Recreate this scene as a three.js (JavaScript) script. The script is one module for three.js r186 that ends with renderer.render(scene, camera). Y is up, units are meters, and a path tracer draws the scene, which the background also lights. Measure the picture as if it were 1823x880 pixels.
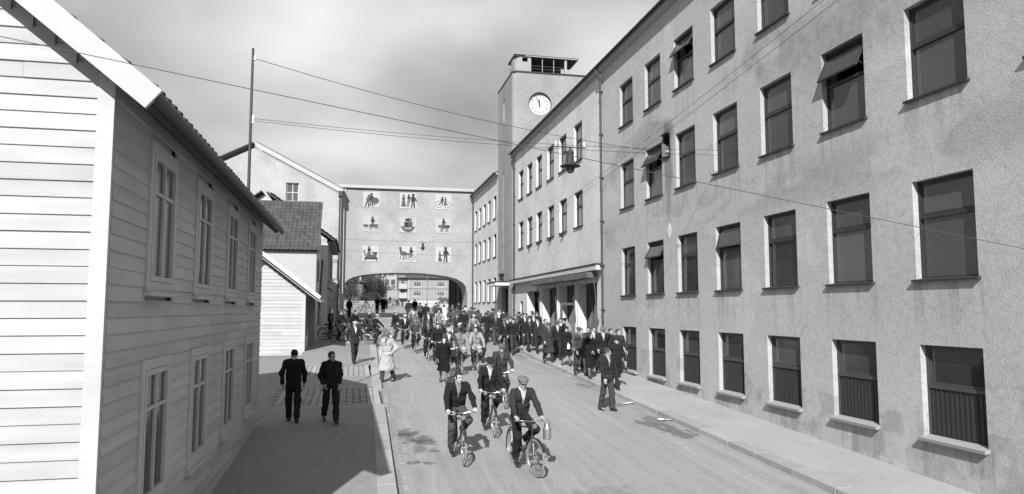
import * as THREE from 'three';
import { mergeGeometries } from 'three/addons/utils/BufferGeometryUtils.js';
import { RoundedBoxGeometry } from 'three/addons/geometries/RoundedBoxGeometry.js';

// ---------------------------------------------------------------- camera, sky, sun, exposure
// World: x to the right across the street, y up, the street runs away along -z (distances "d" are -z).
const scene = new THREE.Scene();
const camera = new THREE.PerspectiveCamera(37.93, 1024 / 494, 0.1, 1500);
camera.position.set(0, 3.7, 0);
camera.rotation.order = 'YXZ';
camera.rotation.set(THREE.MathUtils.degToRad(5.0), THREE.MathUtils.degToRad(-12.29), 0);

const renderer = new THREE.WebGLRenderer({ antialias: true });
renderer.toneMapping = THREE.LinearToneMapping;
renderer.toneMappingExposure = 1.5;
renderer.shadowMap.enabled = true;

function hash3(x, y, z) {
  let h = (Math.imul(x, 374761393) + Math.imul(y, 668265263) + Math.imul(z, 2147483647 ^ 0x5bd1e995)) | 0;
  h = Math.imul(h ^ (h >>> 13), 1274126177); h ^= h >>> 16;
  return (h >>> 0) / 4294967296;
}
const fade = (t) => t * t * (3 - 2 * t);
function vnoise(x, y, z = 0) {   // z only picks the pattern
  const xi = Math.floor(x), yi = Math.floor(y), k = z * 10 | 0, u = fade(x - xi), v = fade(y - yi);
  const a = hash3(xi, yi, k), b = hash3(xi + 1, yi, k), c = hash3(xi, yi + 1, k), d = hash3(xi + 1, yi + 1, k);
  return a + (b - a) * u + (c - a + (a - b - c + d) * u) * v;
}
function fbm(x, y, z = 0, n = 4) { let s = 0, a = 0.5, t = 0; for (let i = 0; i < n; i++) { s += a * vnoise(x, y, z + i * 7.3); t += a; a *= 0.5; x *= 2.03; y *= 2.03; } return s / t; }
function rng(seed) { let s = seed >>> 0; return () => { s = (s + 0x6d2b79f5) >>> 0; let t = Math.imul(s ^ (s >>> 15), 1 | s); t = (t + Math.imul(t ^ (t >>> 7), 61 | t)) ^ t; return ((t ^ (t >>> 14)) >>> 0) / 4294967296; }; }
const smooth = (a, b, x) => fade(Math.min(1, Math.max(0, (x - a) / (b - a))));

{ // a thin grey overcast with broken, brighter patches
  const banks = [[-4, 20.5, 6, 5, 0.2], [5.5, 17.2, 10, 3.6, -0.1], [11, 15, 5, 3, -0.05], [-1, 12, 7, 2.8, 0.13], [20, 20.5, 6, 5, 0.13], [8, 22.8, 8, 2.2, 0.13], [30, 27, 9, 3, -0.07], [-24, 16, 9, 4, -0.06], [-14, 24, 7, 3, 0.06], [44, 22, 9, 4, 0.06]];   // cloud banks: bearing, height, widths in degrees
  const W = 1024, H = 512, data = new Float32Array(W * H * 4);
  for (let j = 0; j < H; j++) for (let i = 0; i < W; i++) {
    const lat = ((j + 0.5) / H - 0.5) * Math.PI, lon = ((i + 0.5) / W - 0.5) * 2 * Math.PI;
    const dy = Math.sin(lat), c = Math.cos(lat), dx = c * Math.cos(lon), dz = c * Math.sin(lon);
    const k = 1 / (Math.max(dy, 0) + 0.22), px = dx * k, pz = dz * k;
    const big = fbm(px * 0.85 + 4.1, pz * 0.85 + 9.7, 2.2, 3), mid = fbm(px * 2.4 + 31, pz * 2.4 + 3, 5.5, 5);
    let L = 0.325 + 0.13 * smooth(0.34, 0.66, big) + 0.27 * (mid - 0.47) + 0.07 * Math.pow(1 - Math.max(dy, 0), 5);
    const az = Math.atan2(dx, -dz) * 180 / Math.PI + 5 * (fbm(px * 3 + 7, pz * 3, 8.5, 4) - 0.5), el = lat * 180 / Math.PI + 5 * (fbm(px * 3, pz * 3 + 5, 9.5, 4) - 0.5);
    for (const [ca, ce, ra, re, k] of banks) { const e = ((az - ca) / ra) ** 2 + ((el - ce) / re) ** 2; if (e < 6) L += k * Math.exp(-e); }
    if (dy < 0) L = 0.2;
    const o = (j * W + i) * 4; data[o] = data[o + 1] = data[o + 2] = Math.max(0.12, L); data[o + 3] = 1;
  }
  const sky = new THREE.DataTexture(data, W, H, THREE.RGBAFormat, THREE.FloatType);
  sky.mapping = THREE.EquirectangularReflectionMapping; sky.magFilter = sky.minFilter = THREE.LinearFilter; sky.wrapS = THREE.RepeatWrapping; sky.needsUpdate = true;
  scene.background = sky; scene.environment = sky;
}
const sun = new THREE.DirectionalLight(new THREE.Color().setRGB(1, 1, 1), 5);
{ // late morning sun behind the left shoulder: 35 degrees high, 20.5 degrees off the street's axis
  const az = THREE.MathUtils.degToRad(20.5), el = THREE.MathUtils.degToRad(35);
  sun.target.position.set(4, 0, -35);
  sun.position.set(4 - 90 * Math.sin(az) * Math.cos(el), 90 * Math.sin(el), -35 + 90 * Math.cos(az) * Math.cos(el));
  sun.castShadow = true; sun.shadow.mapSize.set(4096, 4096); sun.shadow.radius = 1;
  Object.assign(sun.shadow.camera, { left: -70, right: 70, top: 70, bottom: -70, near: 1, far: 260 });
  scene.add(sun, sun.target);
}

// ---------------------------------------------------------------- helpers
const used = {};
function numbered(name) { const n = used[name] = (used[name] ?? -1) + 1; return n ? name + '_' + String(n).padStart(3, '0') : name; }
function thing(name, label, category, pos = [0, 0, 0], turn = 0, group) {
  const o = new THREE.Group(); o.name = numbered(name); o.position.set(...pos); o.rotation.y = turn; scene.add(o);
  o.userData = { label, category }; if (group) o.userData.group = group;
  return o;
}
function setting(name, geo, mat) { const m = part(name, geo, mat, scene); m.name = numbered(name); m.userData.kind = 'structure'; return m; }
function part(name, geo, mat, parent) {
  const m = new THREE.Mesh(Array.isArray(geo) ? merge(geo) : geo, mat); m.name = name; m.castShadow = m.receiveShadow = true; parent.add(m); return m;
}
function sub(name, parent, pos = [0, 0, 0]) { const g = new THREE.Group(); g.name = name; g.position.set(...pos); parent.add(g); return g; }
function merge(list) {
  const l = list.map((g) => { const q = g.index ? g.toNonIndexed() : g; for (const k of Object.keys(q.attributes)) if (!['position', 'normal', 'uv'].includes(k)) q.deleteAttribute(k); q.morphAttributes = {}; return q; });
  return l.length === 1 ? l[0] : mergeGeometries(l, false);
}
const grey = (v) => new THREE.Color().setRGB(v, v, v);
const matCache = new Map();
function mat(v, roughness = 0.9, extra = {}) {
  const key = v + '|' + roughness + '|' + Object.keys(extra).map((k) => k + (extra[k]?.uuid ?? extra[k])).join();
  if (!matCache.has(key)) matCache.set(key, new THREE.MeshStandardMaterial({ color: grey(v), roughness, ...extra }));
  return matCache.get(key);
}
// box with texture coordinates in metres
function box(x0, x1, y0, y1, z0, z1) {
  const g = new THREE.BoxGeometry(x1 - x0, y1 - y0, z1 - z0); g.translate((x0 + x1) / 2, (y0 + y1) / 2, (z0 + z1) / 2); return metreUV(g);
}
function metreUV(g) {
  if (g.index) g = g.toNonIndexed();
  if (!g.attributes.normal) g.computeVertexNormals();
  const p = g.attributes.position, n = g.attributes.normal, uv = new Float32Array(p.count * 2);
  for (let i = 0; i < p.count; i++) {
    const ax = Math.abs(n.getX(i)), ay = Math.abs(n.getY(i)), az = Math.abs(n.getZ(i));
    if (ay >= ax && ay >= az) { uv[2 * i] = p.getX(i); uv[2 * i + 1] = p.getZ(i); }
    else if (ax >= az) { uv[2 * i] = p.getZ(i); uv[2 * i + 1] = p.getY(i); }
    else { uv[2 * i] = p.getX(i); uv[2 * i + 1] = p.getY(i); }
  }
  g.setAttribute('uv', new THREE.BufferAttribute(uv, 2)); return g;
}
function rbox(x0, x1, y0, y1, z0, z1, r = 0.01) {
  const g = new RoundedBoxGeometry(x1 - x0, y1 - y0, z1 - z0, 1, r); g.translate((x0 + x1) / 2, (y0 + y1) / 2, (z0 + z1) / 2); return metreUV(g);
}
const V = (x, y, z) => new THREE.Vector3(x, y, z);
function rod(a, b, r, r2 = r, seg = 8) {
  const d = b.clone().sub(a), g = new THREE.CylinderGeometry(r2, r, d.length(), seg, 1);
  g.applyQuaternion(new THREE.Quaternion().setFromUnitVectors(V(0, 1, 0), d.clone().normalize())); g.translate((a.x + b.x) / 2, (a.y + b.y) / 2, (a.z + b.z) / 2); return g;
}
function tube(pts, r, n = 24, seg = 6) { return new THREE.TubeGeometry(new THREE.CatmullRomCurve3(pts), n, r, seg, false); }
function shapeOf(pts) { const s = new THREE.Shape(); pts.forEach(([x, y], i) => (i ? s.lineTo(x, y) : s.moveTo(x, y))); s.closePath(); return s; }
function rectHole(x0, x1, y0, y1) { const h = new THREE.Path(); h.moveTo(x0, y0); h.lineTo(x1, y0); h.lineTo(x1, y1); h.lineTo(x0, y1); h.closePath(); return h; }
function extrude(shape, depth, curve = 24) { return metreUV(new THREE.ExtrudeGeometry(shape, { depth, bevelEnabled: false, curveSegments: curve })); }

// grey-scale colour map: fn(u,v) in metres gives a factor around 1
function colourMap(w, h, wm, hm, fn, repeat = true) {
  const d = new Uint8Array(w * h * 4);
  for (let j = 0; j < h; j++) for (let i = 0; i < w; i++) {
    let v = Math.min(1, Math.max(0, 0.5 * fn((i + 0.5) / w * wm, (j + 0.5) / h * hm)));   // 0.5 stands for the material's own tone
    v = v <= 0.0031308 ? v * 12.92 : 1.055 * Math.pow(v, 1 / 2.4) - 0.055;
    const o = (j * w + i) * 4; d[o] = d[o + 1] = d[o + 2] = Math.round(v * 255); d[o + 3] = 255;
  }
  const t = new THREE.DataTexture(d, w, h); t.colorSpace = THREE.SRGBColorSpace; t.magFilter = THREE.LinearFilter; t.minFilter = THREE.LinearMipmapLinearFilter; t.generateMipmaps = true;
  if (repeat) t.wrapS = t.wrapT = THREE.RepeatWrapping;
  t.repeat.set(1 / wm, 1 / hm); t.needsUpdate = true; return t;
}
function reliefMap(w, h, wm, hm, fn) {
  const d = new Uint8Array(w * h * 4);
  for (let j = 0; j < h; j++) for (let i = 0; i < w; i++) { const v = Math.round(255 * Math.min(1, Math.max(0, fn((i + 0.5) / w * wm, (j + 0.5) / h * hm)))); const o = (j * w + i) * 4; d[o] = d[o + 1] = d[o + 2] = v; d[o + 3] = 255; }
  const t = new THREE.DataTexture(d, w, h); t.magFilter = THREE.LinearFilter; t.wrapS = t.wrapT = THREE.RepeatWrapping; t.repeat.set(1 / wm, 1 / hm); t.needsUpdate = true; return t;
}
// noise that repeats after wm x hm metres
function tileNoise(u, v, wm, hm, s, z = 0, n = 4) {
  let px = Math.max(1, Math.round(wm * s)), py = Math.max(1, Math.round(hm * s)), r = 0, a = 0.5, t = 0;
  for (let i = 0; i < n; i++) {
    const x = u / wm * px, y = v / hm * py, xi = Math.floor(x), yi = Math.floor(y), fx = fade(x - xi), fy = fade(y - yi), x0 = xi % px, x1 = (xi + 1) % px, y0 = yi % py, y1 = (yi + 1) % py, k = z * 10 + i * 31 | 0;
    const A = hash3(x0, y0, k), B = hash3(x1, y0, k), C0 = hash3(x0, y1, k), D = hash3(x1, y1, k); r += a * (A + (B - A) * fx + (C0 - A + (A - B - C0 + D) * fx) * fy); t += a; a *= 0.5; px *= 2; py *= 2;
  }
  return r / t;
}
const stuccoMap = colourMap(512, 512, 6, 6, (u, v) => 1 + 0.34 * (tileNoise(u, v, 6, 6, 0.9, 1) - 0.5) + 0.3 * (tileNoise(u, v, 6, 6, 9, 3) - 0.5) + 0.1 * (hash3(u * 85 | 0, v * 85 | 0, 4) - 0.5));
const stuccoBump = reliefMap(512, 512, 2, 2, (u, v) => tileNoise(u, v, 2, 2, 44, 8, 3));
const paintMap = colourMap(256, 256, 3, 3, (u, v) => 1 + 0.16 * (tileNoise(u, v, 3, 3, 1.4, 11) - 0.5) + 0.1 * (tileNoise(u, v, 3, 3, 16, 13) - 0.5));
const woodMap = colourMap(1024, 512, 4, 2, (u, v) => { return (1 + 0.26 * (tileNoise(u, (v * 9) % 18, 4, 18, 1.1, 17) - 0.5) + 0.3 * (tileNoise(u, v, 4, 2, 1.2, 19) - 0.5)); });
const paint = (v, rough = 0.75) => mat(v * 2, rough, { map: paintMap });   // maps hold half tones, so colours are doubled
const stucco = (v) => mat(v * 2, 0.95, { map: stuccoMap, bumpMap: stuccoBump, bumpScale: 0.006 });
const wood = (v) => mat(v * 2, 0.85, { map: woodMap });
const darkMetal = mat(0.02, 0.5, { metalness: 0.2 }), ironMetal = mat(0.06, 0.6, { metalness: 0.4 });
const glass = new THREE.MeshPhysicalMaterial({ color: grey(0.86), roughness: 0.03, transmission: 1, thickness: 0, ior: 1.5 });
glass.name = 'window_glass';
const dullGlass = [0.03, 0.06, 0.045, 0.02, 0.075].map((v, i) => new THREE.MeshPhysicalMaterial({ color: grey(v), roughness: 0.06 + 0.03 * i, ior: 1.55 }));   // sooty factory panes, blind to the inside

// ---------------------------------------------------------------- the lie of the land
const groundKnots = [[-60, -2.58], [0, 0], [75, 3.225], [122, 3.85], [149, 4.45], [216, 7.2], [400, 14], [900, 24]];
function ground(d) { for (let i = 1; i < groundKnots.length; i++) { const [a, ya] = groundKnots[i - 1], [b, yb] = groundKnots[i]; if (d <= b) return ya + (yb - ya) * (d - a) / (b - a); } return 24; }
const kerbTop = 0.12, laneX = 8.22;
const leftIn = (d) => 0.24 + 0.0145 * d, leftOut = (d) => 0.575 + 0.0145 * d;
const roadside = (x, d) => ground(d) + (d < 63 && (x > laneX + 0.05 || x < leftIn(d) + 0.2) && !(x < 1 && d > 21.2 && d < 24.3) ? kerbTop + 0.008 : 0.008);
// ---------------------------------------------------------------- ground, street, pavements
function strip(xa, xb, d0, d1, lift, step = 1, nx = 1) {   // a sheet that follows the slope; xa and xb may depend on the distance
  const f = (v) => (typeof v === 'function' ? v : () => v), A = f(xa), B = f(xb), ds = [];
  for (let d = d0; d < d1 - 1e-6; d += step) ds.push(d);
  for (const [k] of groundKnots) if (k > d0 && k < d1 && !ds.includes(k)) ds.push(k);
  ds.push(d1); ds.sort((a, b) => a - b);
  const pos = [], uv = [], idx = [];
  ds.forEach((d, i) => {
    for (let j = 0; j <= nx; j++) { const x = A(d) + (B(d) - A(d)) * j / nx; pos.push(x, ground(d) + lift, -d); uv.push(x, d); }
    if (i) for (let j = 0; j < nx; j++) { const a = (i - 1) * (nx + 1) + j, b = a + nx + 1; idx.push(a, a + 1, b, b, a + 1, b + 1); }
  });
  const g = new THREE.BufferGeometry(); g.setAttribute('position', new THREE.Float32BufferAttribute(pos, 3)); g.setAttribute('uv', new THREE.Float32BufferAttribute(uv, 2)); g.setIndex(idx); g.computeVertexNormals(); return g;
}
const gritBump = reliefMap(512, 512, 1.5, 1.5, (u, v) => 0.6 * tileNoise(u, v, 1.5, 1.5, 40, 21, 2) + 0.4 * tileNoise(u, v, 1.5, 1.5, 9, 23, 3));
const earthMap = colourMap(512, 512, 14, 14, (u, v) => 1 + 0.5 * (tileNoise(u, v, 14, 14, 0.5, 31) - 0.5) + 0.3 * (tileNoise(u, v, 14, 14, 5, 33) - 0.5));
setting('ground', strip(-420, 520, -55, 880, -0.06, 20, 8), mat(0.34, 1, { map: earthMap }));

// worn, oiled-gravel road: long wheel streaks, pale dust, a few damp or oily stains where the photograph has them
const stains = [[1.43, 17.1, 0.30, 0.5, 0.5], [1.3, 17.7, 0.22, 0.3, 0.5], [1.62, 16.6, 0.3, 0.25, 0.5], [1.4, 15.95, 0.12, 0.28, 0.55], [1.3, 14.8, 0.22, 0.12, 0.5], [1.75, 15.8, 0.14, 0.12, 0.5], [7.55, 17.3, 0.3, 0.75, 0.5], [7.8, 16.5, 0.22, 0.4, 0.5],
  [7.85, 18.2, 0.2, 0.5, 0.62], [7.6, 20.4, 0.3, 0.3, 0.6], [7.9, 24.6, 0.18, 0.5, 0.55], [7.7, 33.5, 0.25, 0.8, 0.7], [4.3, 11.9, 0.6, 0.5, 0.8], [2.0, 44, 0.7, 0.3, 0.75], [5.2, 10.5, 0.4, 0.7, 0.8]];
function roadTone(u, v) {
  const wob = 0.6 * (fbm(v * 0.11, u * 0.2, 41, 2) - 0.5);
  let t = 1 + 0.26 * (fbm((u + wob) * 7.5, v * 0.16, 43, 4) - 0.5) + 0.22 * (fbm(u * 0.5, v * 0.3, 45, 3) - 0.5) + 0.14 * (fbm(u * 11, v * 11, 47, 2) - 0.5) + 0.16 * (hash3(u * 64 | 0, v * 62 | 0, 9) - 0.5);
  const streak = fbm((u + wob - v * 0.09) * 17, v * 0.45, 49, 3); t += 0.1 * smooth(0.6, 0.8, streak);
  for (const [sx, sd, rx, rd, k] of stains) {
    const e = Math.hypot((u - sx) / rx, (v - sd) / rd); if (e > 2.4) continue;
    const n = fbm(u * 5.5 + sx * 9, v * 3.2, 51, 4); t *= 1 - (1 - k) * (1 - smooth(0.5, 1.35, e + (n - 0.5) * 3.0));
  }
  const edge = Math.min(u - leftOut(v), laneX - u); if (edge < 0.9) t *= 1 - 0.2 * smooth(0.42, 0.62, fbm(u * 3, v * 0.7, 53, 3)) * (1 - edge / 0.9);
  return t;
}
{
  const near = colourMap(640, 2048, 10, 33, (u, v) => roadTone(u - 0.5, v + 3), false); near.offset.set(0.05, -3 / 33);
  setting('road', strip(leftOut, laneX, 3, 36, 0.008, 1, 2), mat(0.47, 0.93, { map: near, bumpMap: gritBump, bumpScale: 0.005 }));
  const far = colourMap(256, 1024, 10, 60, (u, v) => roadTone(u - 0.5, v + 36), true); far.offset.set(0.05, -36 / 60);
  setting('road', strip((d) => leftOut(Math.min(d, 60)), laneX, 36, 66, 0.008, 2, 2), mat(0.47, 0.93, { map: far }));
  setting('road', strip((d) => (d < 66.5 ? -0.9 : 1 + (d - 66.5) * 0.022), (d) => (d < 72 ? 9.8 : 9.8 + (d - 72) * 0.035), 66, 330, 0.008, 4, 2), mat(0.48, 0.95, { map: far }));
}
{ // far part of the street widens to the house fronts
  const yard = mat(0.4, 0.95, { map: earthMap });
  setting('forecourt', strip(-30, (d) => leftIn(d) + 0.02, 44, 66, 0.0, 2), yard);
}
const paveMap = colourMap(512, 1024, 6, 12, (u, v) => 1 + 0.2 * (tileNoise(u, v, 6, 12, 0.8, 61) - 0.5) + 0.16 * (tileNoise(u, v, 6, 12, 7, 63) - 0.5) + 0.1 * (tileNoise(u, v, 6, 12, 30, 65, 2) - 0.5));
const kerbMats = [0.25, 0.275, 0.3].map((v) => mat(v * 2, 0.9, { map: paveMap, bumpMap: gritBump, bumpScale: 0.003 }));
setting('right_pavement', strip(laneX + 0.35, 10.42, 1, 64.2, kerbTop, 1), mat(0.57, 0.92, { map: paveMap, bumpMap: gritBump, bumpScale: 0.003 }));
const asphaltMap = colourMap(1024, 1024, 10, 10, (u, v) => {   // rolled asphalt with cracks, patches and trodden-in grit
  let t = 1 + 0.34 * (tileNoise(u, v, 10, 10, 0.6, 64, 4) - 0.5) + 0.2 * (tileNoise(u, v, 10, 10, 6, 66, 3) - 0.5) + 0.3 * (hash3(u * 100 | 0, v * 100 | 0, 8) - 0.5);
  const crack = Math.abs(tileNoise(u, v, 10, 10, 0.8, 68, 5) - 0.5); if (crack < 0.004) t *= 0.78; if (tileNoise(u, v, 10, 10, 0.5, 70, 2) > 0.66) t *= 1.14; return t;
});
const lp = mat(0.4, 0.95, { map: asphaltMap, bumpMap: gritBump, bumpScale: 0.006 });
setting('left_pavement', strip(-2.4, (d) => leftIn(d), 1, 21.2, kerbTop, 1), lp);
setting('left_pavement', strip(-2.4, (d) => leftIn(d), 30.4, 44, kerbTop, 1), lp);
setting('left_pavement', strip(-2.4, (d) => leftIn(d), 24.3, 27.2, kerbTop, 0.5), lp);
setting('side_lane', strip(-40, -2.39, 19.6, 33, kerbTop - 0.02, 2), lp);
function kerb(name, a, b, d0, d1, skip) {   // each stone on its own
  const root = new THREE.Group(); root.name = numbered(name); root.userData.kind = 'structure'; scene.add(root);
  const r = rng(name.length * 77); let d = d0, k = 0;
  while (d < d1) {
    const len = 1.05 + r() * 0.5, e = d + len, m = (d + e) / 2;
    if (!skip || !skip(m)) {
      const xa = a(m), xb = b(m), g = rbox(-(xb - xa) / 2, (xb - xa) / 2, -0.18, kerbTop + 0.006 + r() * 0.006, -len / 2 + 0.006, len / 2 - 0.006, 0.014);
      const s = part(k ? 'kerb_stone_' + String(k).padStart(3, '0') : 'kerb_stone', g, kerbMats[Math.floor(r() * 3)], root); k++;
      s.position.set((xa + xb) / 2, ground(m), -m); s.rotation.x = Math.atan((ground(e) - ground(d)) / len); s.rotation.y = -(b(e) - b(d)) / len;
    }
    d = e;
  }
}
kerb('left_kerb', leftIn, leftOut, 3, 43, (m) => m > 21.2 && m < 24.3);
kerb('right_kerb', () => laneX, () => laneX + 0.34, 3, 63.6);
function setts(name, x0, x1, d0, d1, lift, w, l, tone, gap = 0.04) {   // small paving stones, too small to pick apart
  const r = rng(Math.round(d0 * 31 + w * 1000)), list = [], tones = [];
  const X0 = typeof x0 === 'function' ? x0 : () => x0, X1 = typeof x1 === 'function' ? x1 : () => x1;
  for (let d = d0; d < d1; d += l) for (let x = X0(d); x < X1(d) - w * 0.6; x += w) {
    const h = lift + (r() - 0.5) * 0.016, g = new RoundedBoxGeometry(w - gap, 0.1, l - gap, 1, 0.02); g.translate(x + w / 2 + (r() - 0.5) * 0.008, ground(d + l / 2) + h - 0.05, -(d + l / 2)); const q = metreUV(g); list.push(q); const tn = 0.75 + 0.35 * hash3(Math.round(x * 50), 1, 2) + 0.15 * r(); for (let i = 0; i < q.attributes.position.count; i++) tones.push(tn, tn, tn);
  }
  const mg = merge(list); mg.setAttribute('color', new THREE.Float32BufferAttribute(tones, 3)); const m = part(numbered(name), mg, mat(tone * 2, 0.9, { map: paveMap, vertexColors: true }), scene); m.userData = { kind: 'stuff', label: name.replace(/_/g, ' ') + ' of small uneven stone setts', category: 'paving' }; return m;
}
setts('gutter_paving', (d) => leftOut(d) + 0.01, (d) => leftOut(d) + 0.26, 9, 44, 0.016, 0.12, 0.16, 0.2, 0.02);
setts('cobbled_crossing', -2.4, (d) => leftIn(d) - 0.01, 27.2, 30.4, kerbTop, 0.2, 0.3, 0.24, 0.011);
setts('cobbled_crossing', -2.4, (d) => leftOut(d) - 0.01, 21.2, 24.3, kerbTop - 0.004, 0.2, 0.3, 0.24, 0.011);

// ---------------------------------------------------------------- the factory along the right side
// A facade group: local x runs along the street away from the camera, y up, z into the building.
const FX = 10.4;
const facadeGroup = (name, label, category, x = FX) => thing(name, label, category, [x, 0, 0], Math.PI / 2);
const frameDark = mat(0.025, 0.6), frameMid = mat(0.05, 0.6), sillDark = mat(0.03, 0.7), zinc = mat(0.1, 0.55, { metalness: 0.5 });
const interiorMat = mat(0.3, 1), panelDark = mat(0.022, 0.7);
function bars(x0, x1, y0, y1, t, dep) { return [box(x0, x1, y0, y0 + t, 0, dep), box(x0, x1, y1 - t, y1, 0, dep), box(x0, x0 + t, y0 + t, y1 - t, 0, dep), box(x1 - t, x1, y0 + t, y1 - t, 0, dep)]; }
const blindMat = mat(0.3, 1), curtainMat = mat(0.45, 1);
const paneRand = rng(77), paneGlass = () => dullGlass[Math.floor(paneRand() * 5)];
function pane(name, x, y, w, h, parent) { const m = part(name, new THREE.PlaneGeometry(w, h), paneGlass(), parent); m.position.set(x, y, 0.035); m.rotation.set((paneRand() - 0.5) * 0.02, (paneRand() - 0.5) * 0.025, 0); }   // no two panes hang quite true
function factoryWindow(parent, s0, s1, y0, y1, o = {}) {
  const { recess = 0.12, split = 0.42, open = 0, sill = true, panel = false, blind = 0, fm = frameDark } = o;
  const w = sub('window', parent, [s0, y0, recess]), W = s1 - s0, H = y1 - y0, ty = H * (1 - split), t = 0.05;
  part('frame', [...bars(0, W, 0, H, t, 0.08), box(t, W - t, ty - 0.035, ty + 0.035, -0.012, 0.085)], fm, w);
  if (panel) part('lower_panel', [box(t, W - t, t, ty - 0.035, 0.02, 0.05), ...Array.from({ length: 12 }, (_, i) => box(t + (i + 0.3) * (W - 2 * t) / 12, t + (i + 0.7) * (W - 2 * t) / 12, t + 0.01, ty - 0.045, 0.008, 0.02))], panelDark, w);
  else pane('lower_pane', W / 2, (ty - 0.035 + t) / 2, W - 2 * t, ty - t - 0.035, w);
  const uh = H - t - ty - 0.035, sash = [...bars(-(W - 2 * t) / 2 + 0.004, (W - 2 * t) / 2 - 0.004, -uh + 0.003, 0, 0.04, 0.045)];
  const sm = part('sash', sash, fm, w), pn = part('upper_pane', new THREE.PlaneGeometry(W - 2 * t - 0.08, uh - 0.08).translate(0, -uh / 2, 0.02), paneGlass(), w);
  for (const m of [sm, pn]) { m.position.set(W / 2, H - t, open ? 0.01 : 0.02); m.rotation.x = open; }
  if (open) part('stay', [rod(V(0.09, ty + 0.1, 0.05), V(0.09, H - t - Math.cos(open) * uh * 0.8, -Math.sin(open) * uh * 0.8), 0.009), rod(V(W - 0.09, ty + 0.1, 0.05), V(W - 0.09, H - t - Math.cos(open) * uh * 0.8, -Math.sin(open) * uh * 0.8), 0.009)], zinc, w);
  if (sill) {
    const g = new THREE.BoxGeometry(W + 0.1, 0.045, recess + 0.1); g.rotateX(-0.16); g.translate(W / 2, -0.012, -(recess + 0.0) / 2 - 0.03); part('sill', metreUV(g), sillDark, w);
  }
  return w;
}
function wallPanel(parent, s0, s1, y0, y1, holes, m, thick = 0.42, name = 'wall', outline) {
  const sh = outline ? shapeOf(outline) : shapeOf([[s0, y0], [s1, y0], [s1, y1], [s0, y1]]); holes.forEach((h) => sh.holes.push(Array.isArray(h) ? rectHole(...h) : h));
  const g = extrude(sh, thick), p = g.attributes.position, uv = g.attributes.uv; for (let i = 0; i < p.count; i++) uv.setXY(i, p.getX(i) + p.getZ(i), p.getY(i) + 0.4 * p.getZ(i));
  return part(name, g, m, parent);
}
const roofDark = mat(0.035, 0.85);
function eaves(parent, s0, s1, top, over = 0.3) {   // moulded cornice, gutter, roof
  const y = top - 0.3, prof = shapeOf([[0.0, y + 0.02], [-0.05, y + 0.03], [-0.06, y + 0.075], [-0.13, y + 0.1], [-0.16, y + 0.15], [-(over - 0.08), y + 0.165], [-(over - 0.08), y + 0.24], [0.0, y + 0.24]]);
  const along = (sh, a, b) => metreUV(new THREE.ExtrudeGeometry(sh, { depth: b - a, bevelEnabled: false }).rotateY(-Math.PI / 2).translate(b, 0, 0));
  part('cornice', along(prof, s0, s1), paint(0.3, 0.9), parent);
  const ga = []; for (let k = 0; k <= 8; k++) { const a = Math.PI + Math.PI * k / 8; ga.push([-(over - 0.01) + 0.075 * Math.cos(a), y + 0.27 + 0.075 * Math.sin(a)]); } for (let k = 8; k >= 0; k--) { const a = Math.PI + Math.PI * k / 8; ga.push([-(over - 0.01) + 0.062 * Math.cos(a), y + 0.275 + 0.062 * Math.sin(a)]); }
  part('gutter', along(shapeOf(ga), s0 - 0.05, s1 + 0.05), darkMetal, parent);
  part('roof', along(shapeOf([[-(over - 0.05), y + 0.27], [6.5, y + 3.4], [13, y + 0.27], [13, y + 0.2], [6.5, y + 3.25], [-(over - 0.05), y + 0.245]]), s0, s1), roofDark, parent);
}
function downpipe(parent, s, yTop, yBot, over = 0.28, r = 0.055) {
  const e = -0.09; part('downpipe', [tube([V(s, yTop, -over), V(s, yTop - 0.12, -over), V(s, yTop - 0.32, -over * 0.75), V(s, yTop - 0.5, e), V(s, yTop - 0.8, e)], r, 14, 8), rod(V(s, yTop - 0.8, e), V(s, yBot, e), r, r, 10)], ironMetal, parent);
  const br = []; for (let y = yTop - 1; y > yBot + 0.4; y -= 1.9) br.push(box(s - 0.085, s + 0.085, y - 0.02, y + 0.02, e - 0.07, 0.0), new THREE.CylinderGeometry(r + 0.012, r + 0.012, 0.05, 10).translate(s, y - 0.5, e)); part('pipe_bracket', br, ironMetal, parent);
}
function shell(parent, s0, s1, y0, y1, depth, floors) {   // what lies behind the windows
  part('back_wall', box(s0, s1, y0, y1, depth, depth + 0.3), interiorMat, parent);
  part('side_wall', box(s0, s0 + 0.3, y0, y1, 0.43, depth - 0.01), interiorMat, parent);
  part('side_wall', box(s1 - 0.3, s1, y0, y1, 0.43, depth - 0.01), interiorMat, parent);
  floors.forEach((y) => part('floor_slab', box(s0 + 0.31, s1 - 0.31, y - 0.25, y, 0.43, depth - 0.01), interiorMat, parent));
}
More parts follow.
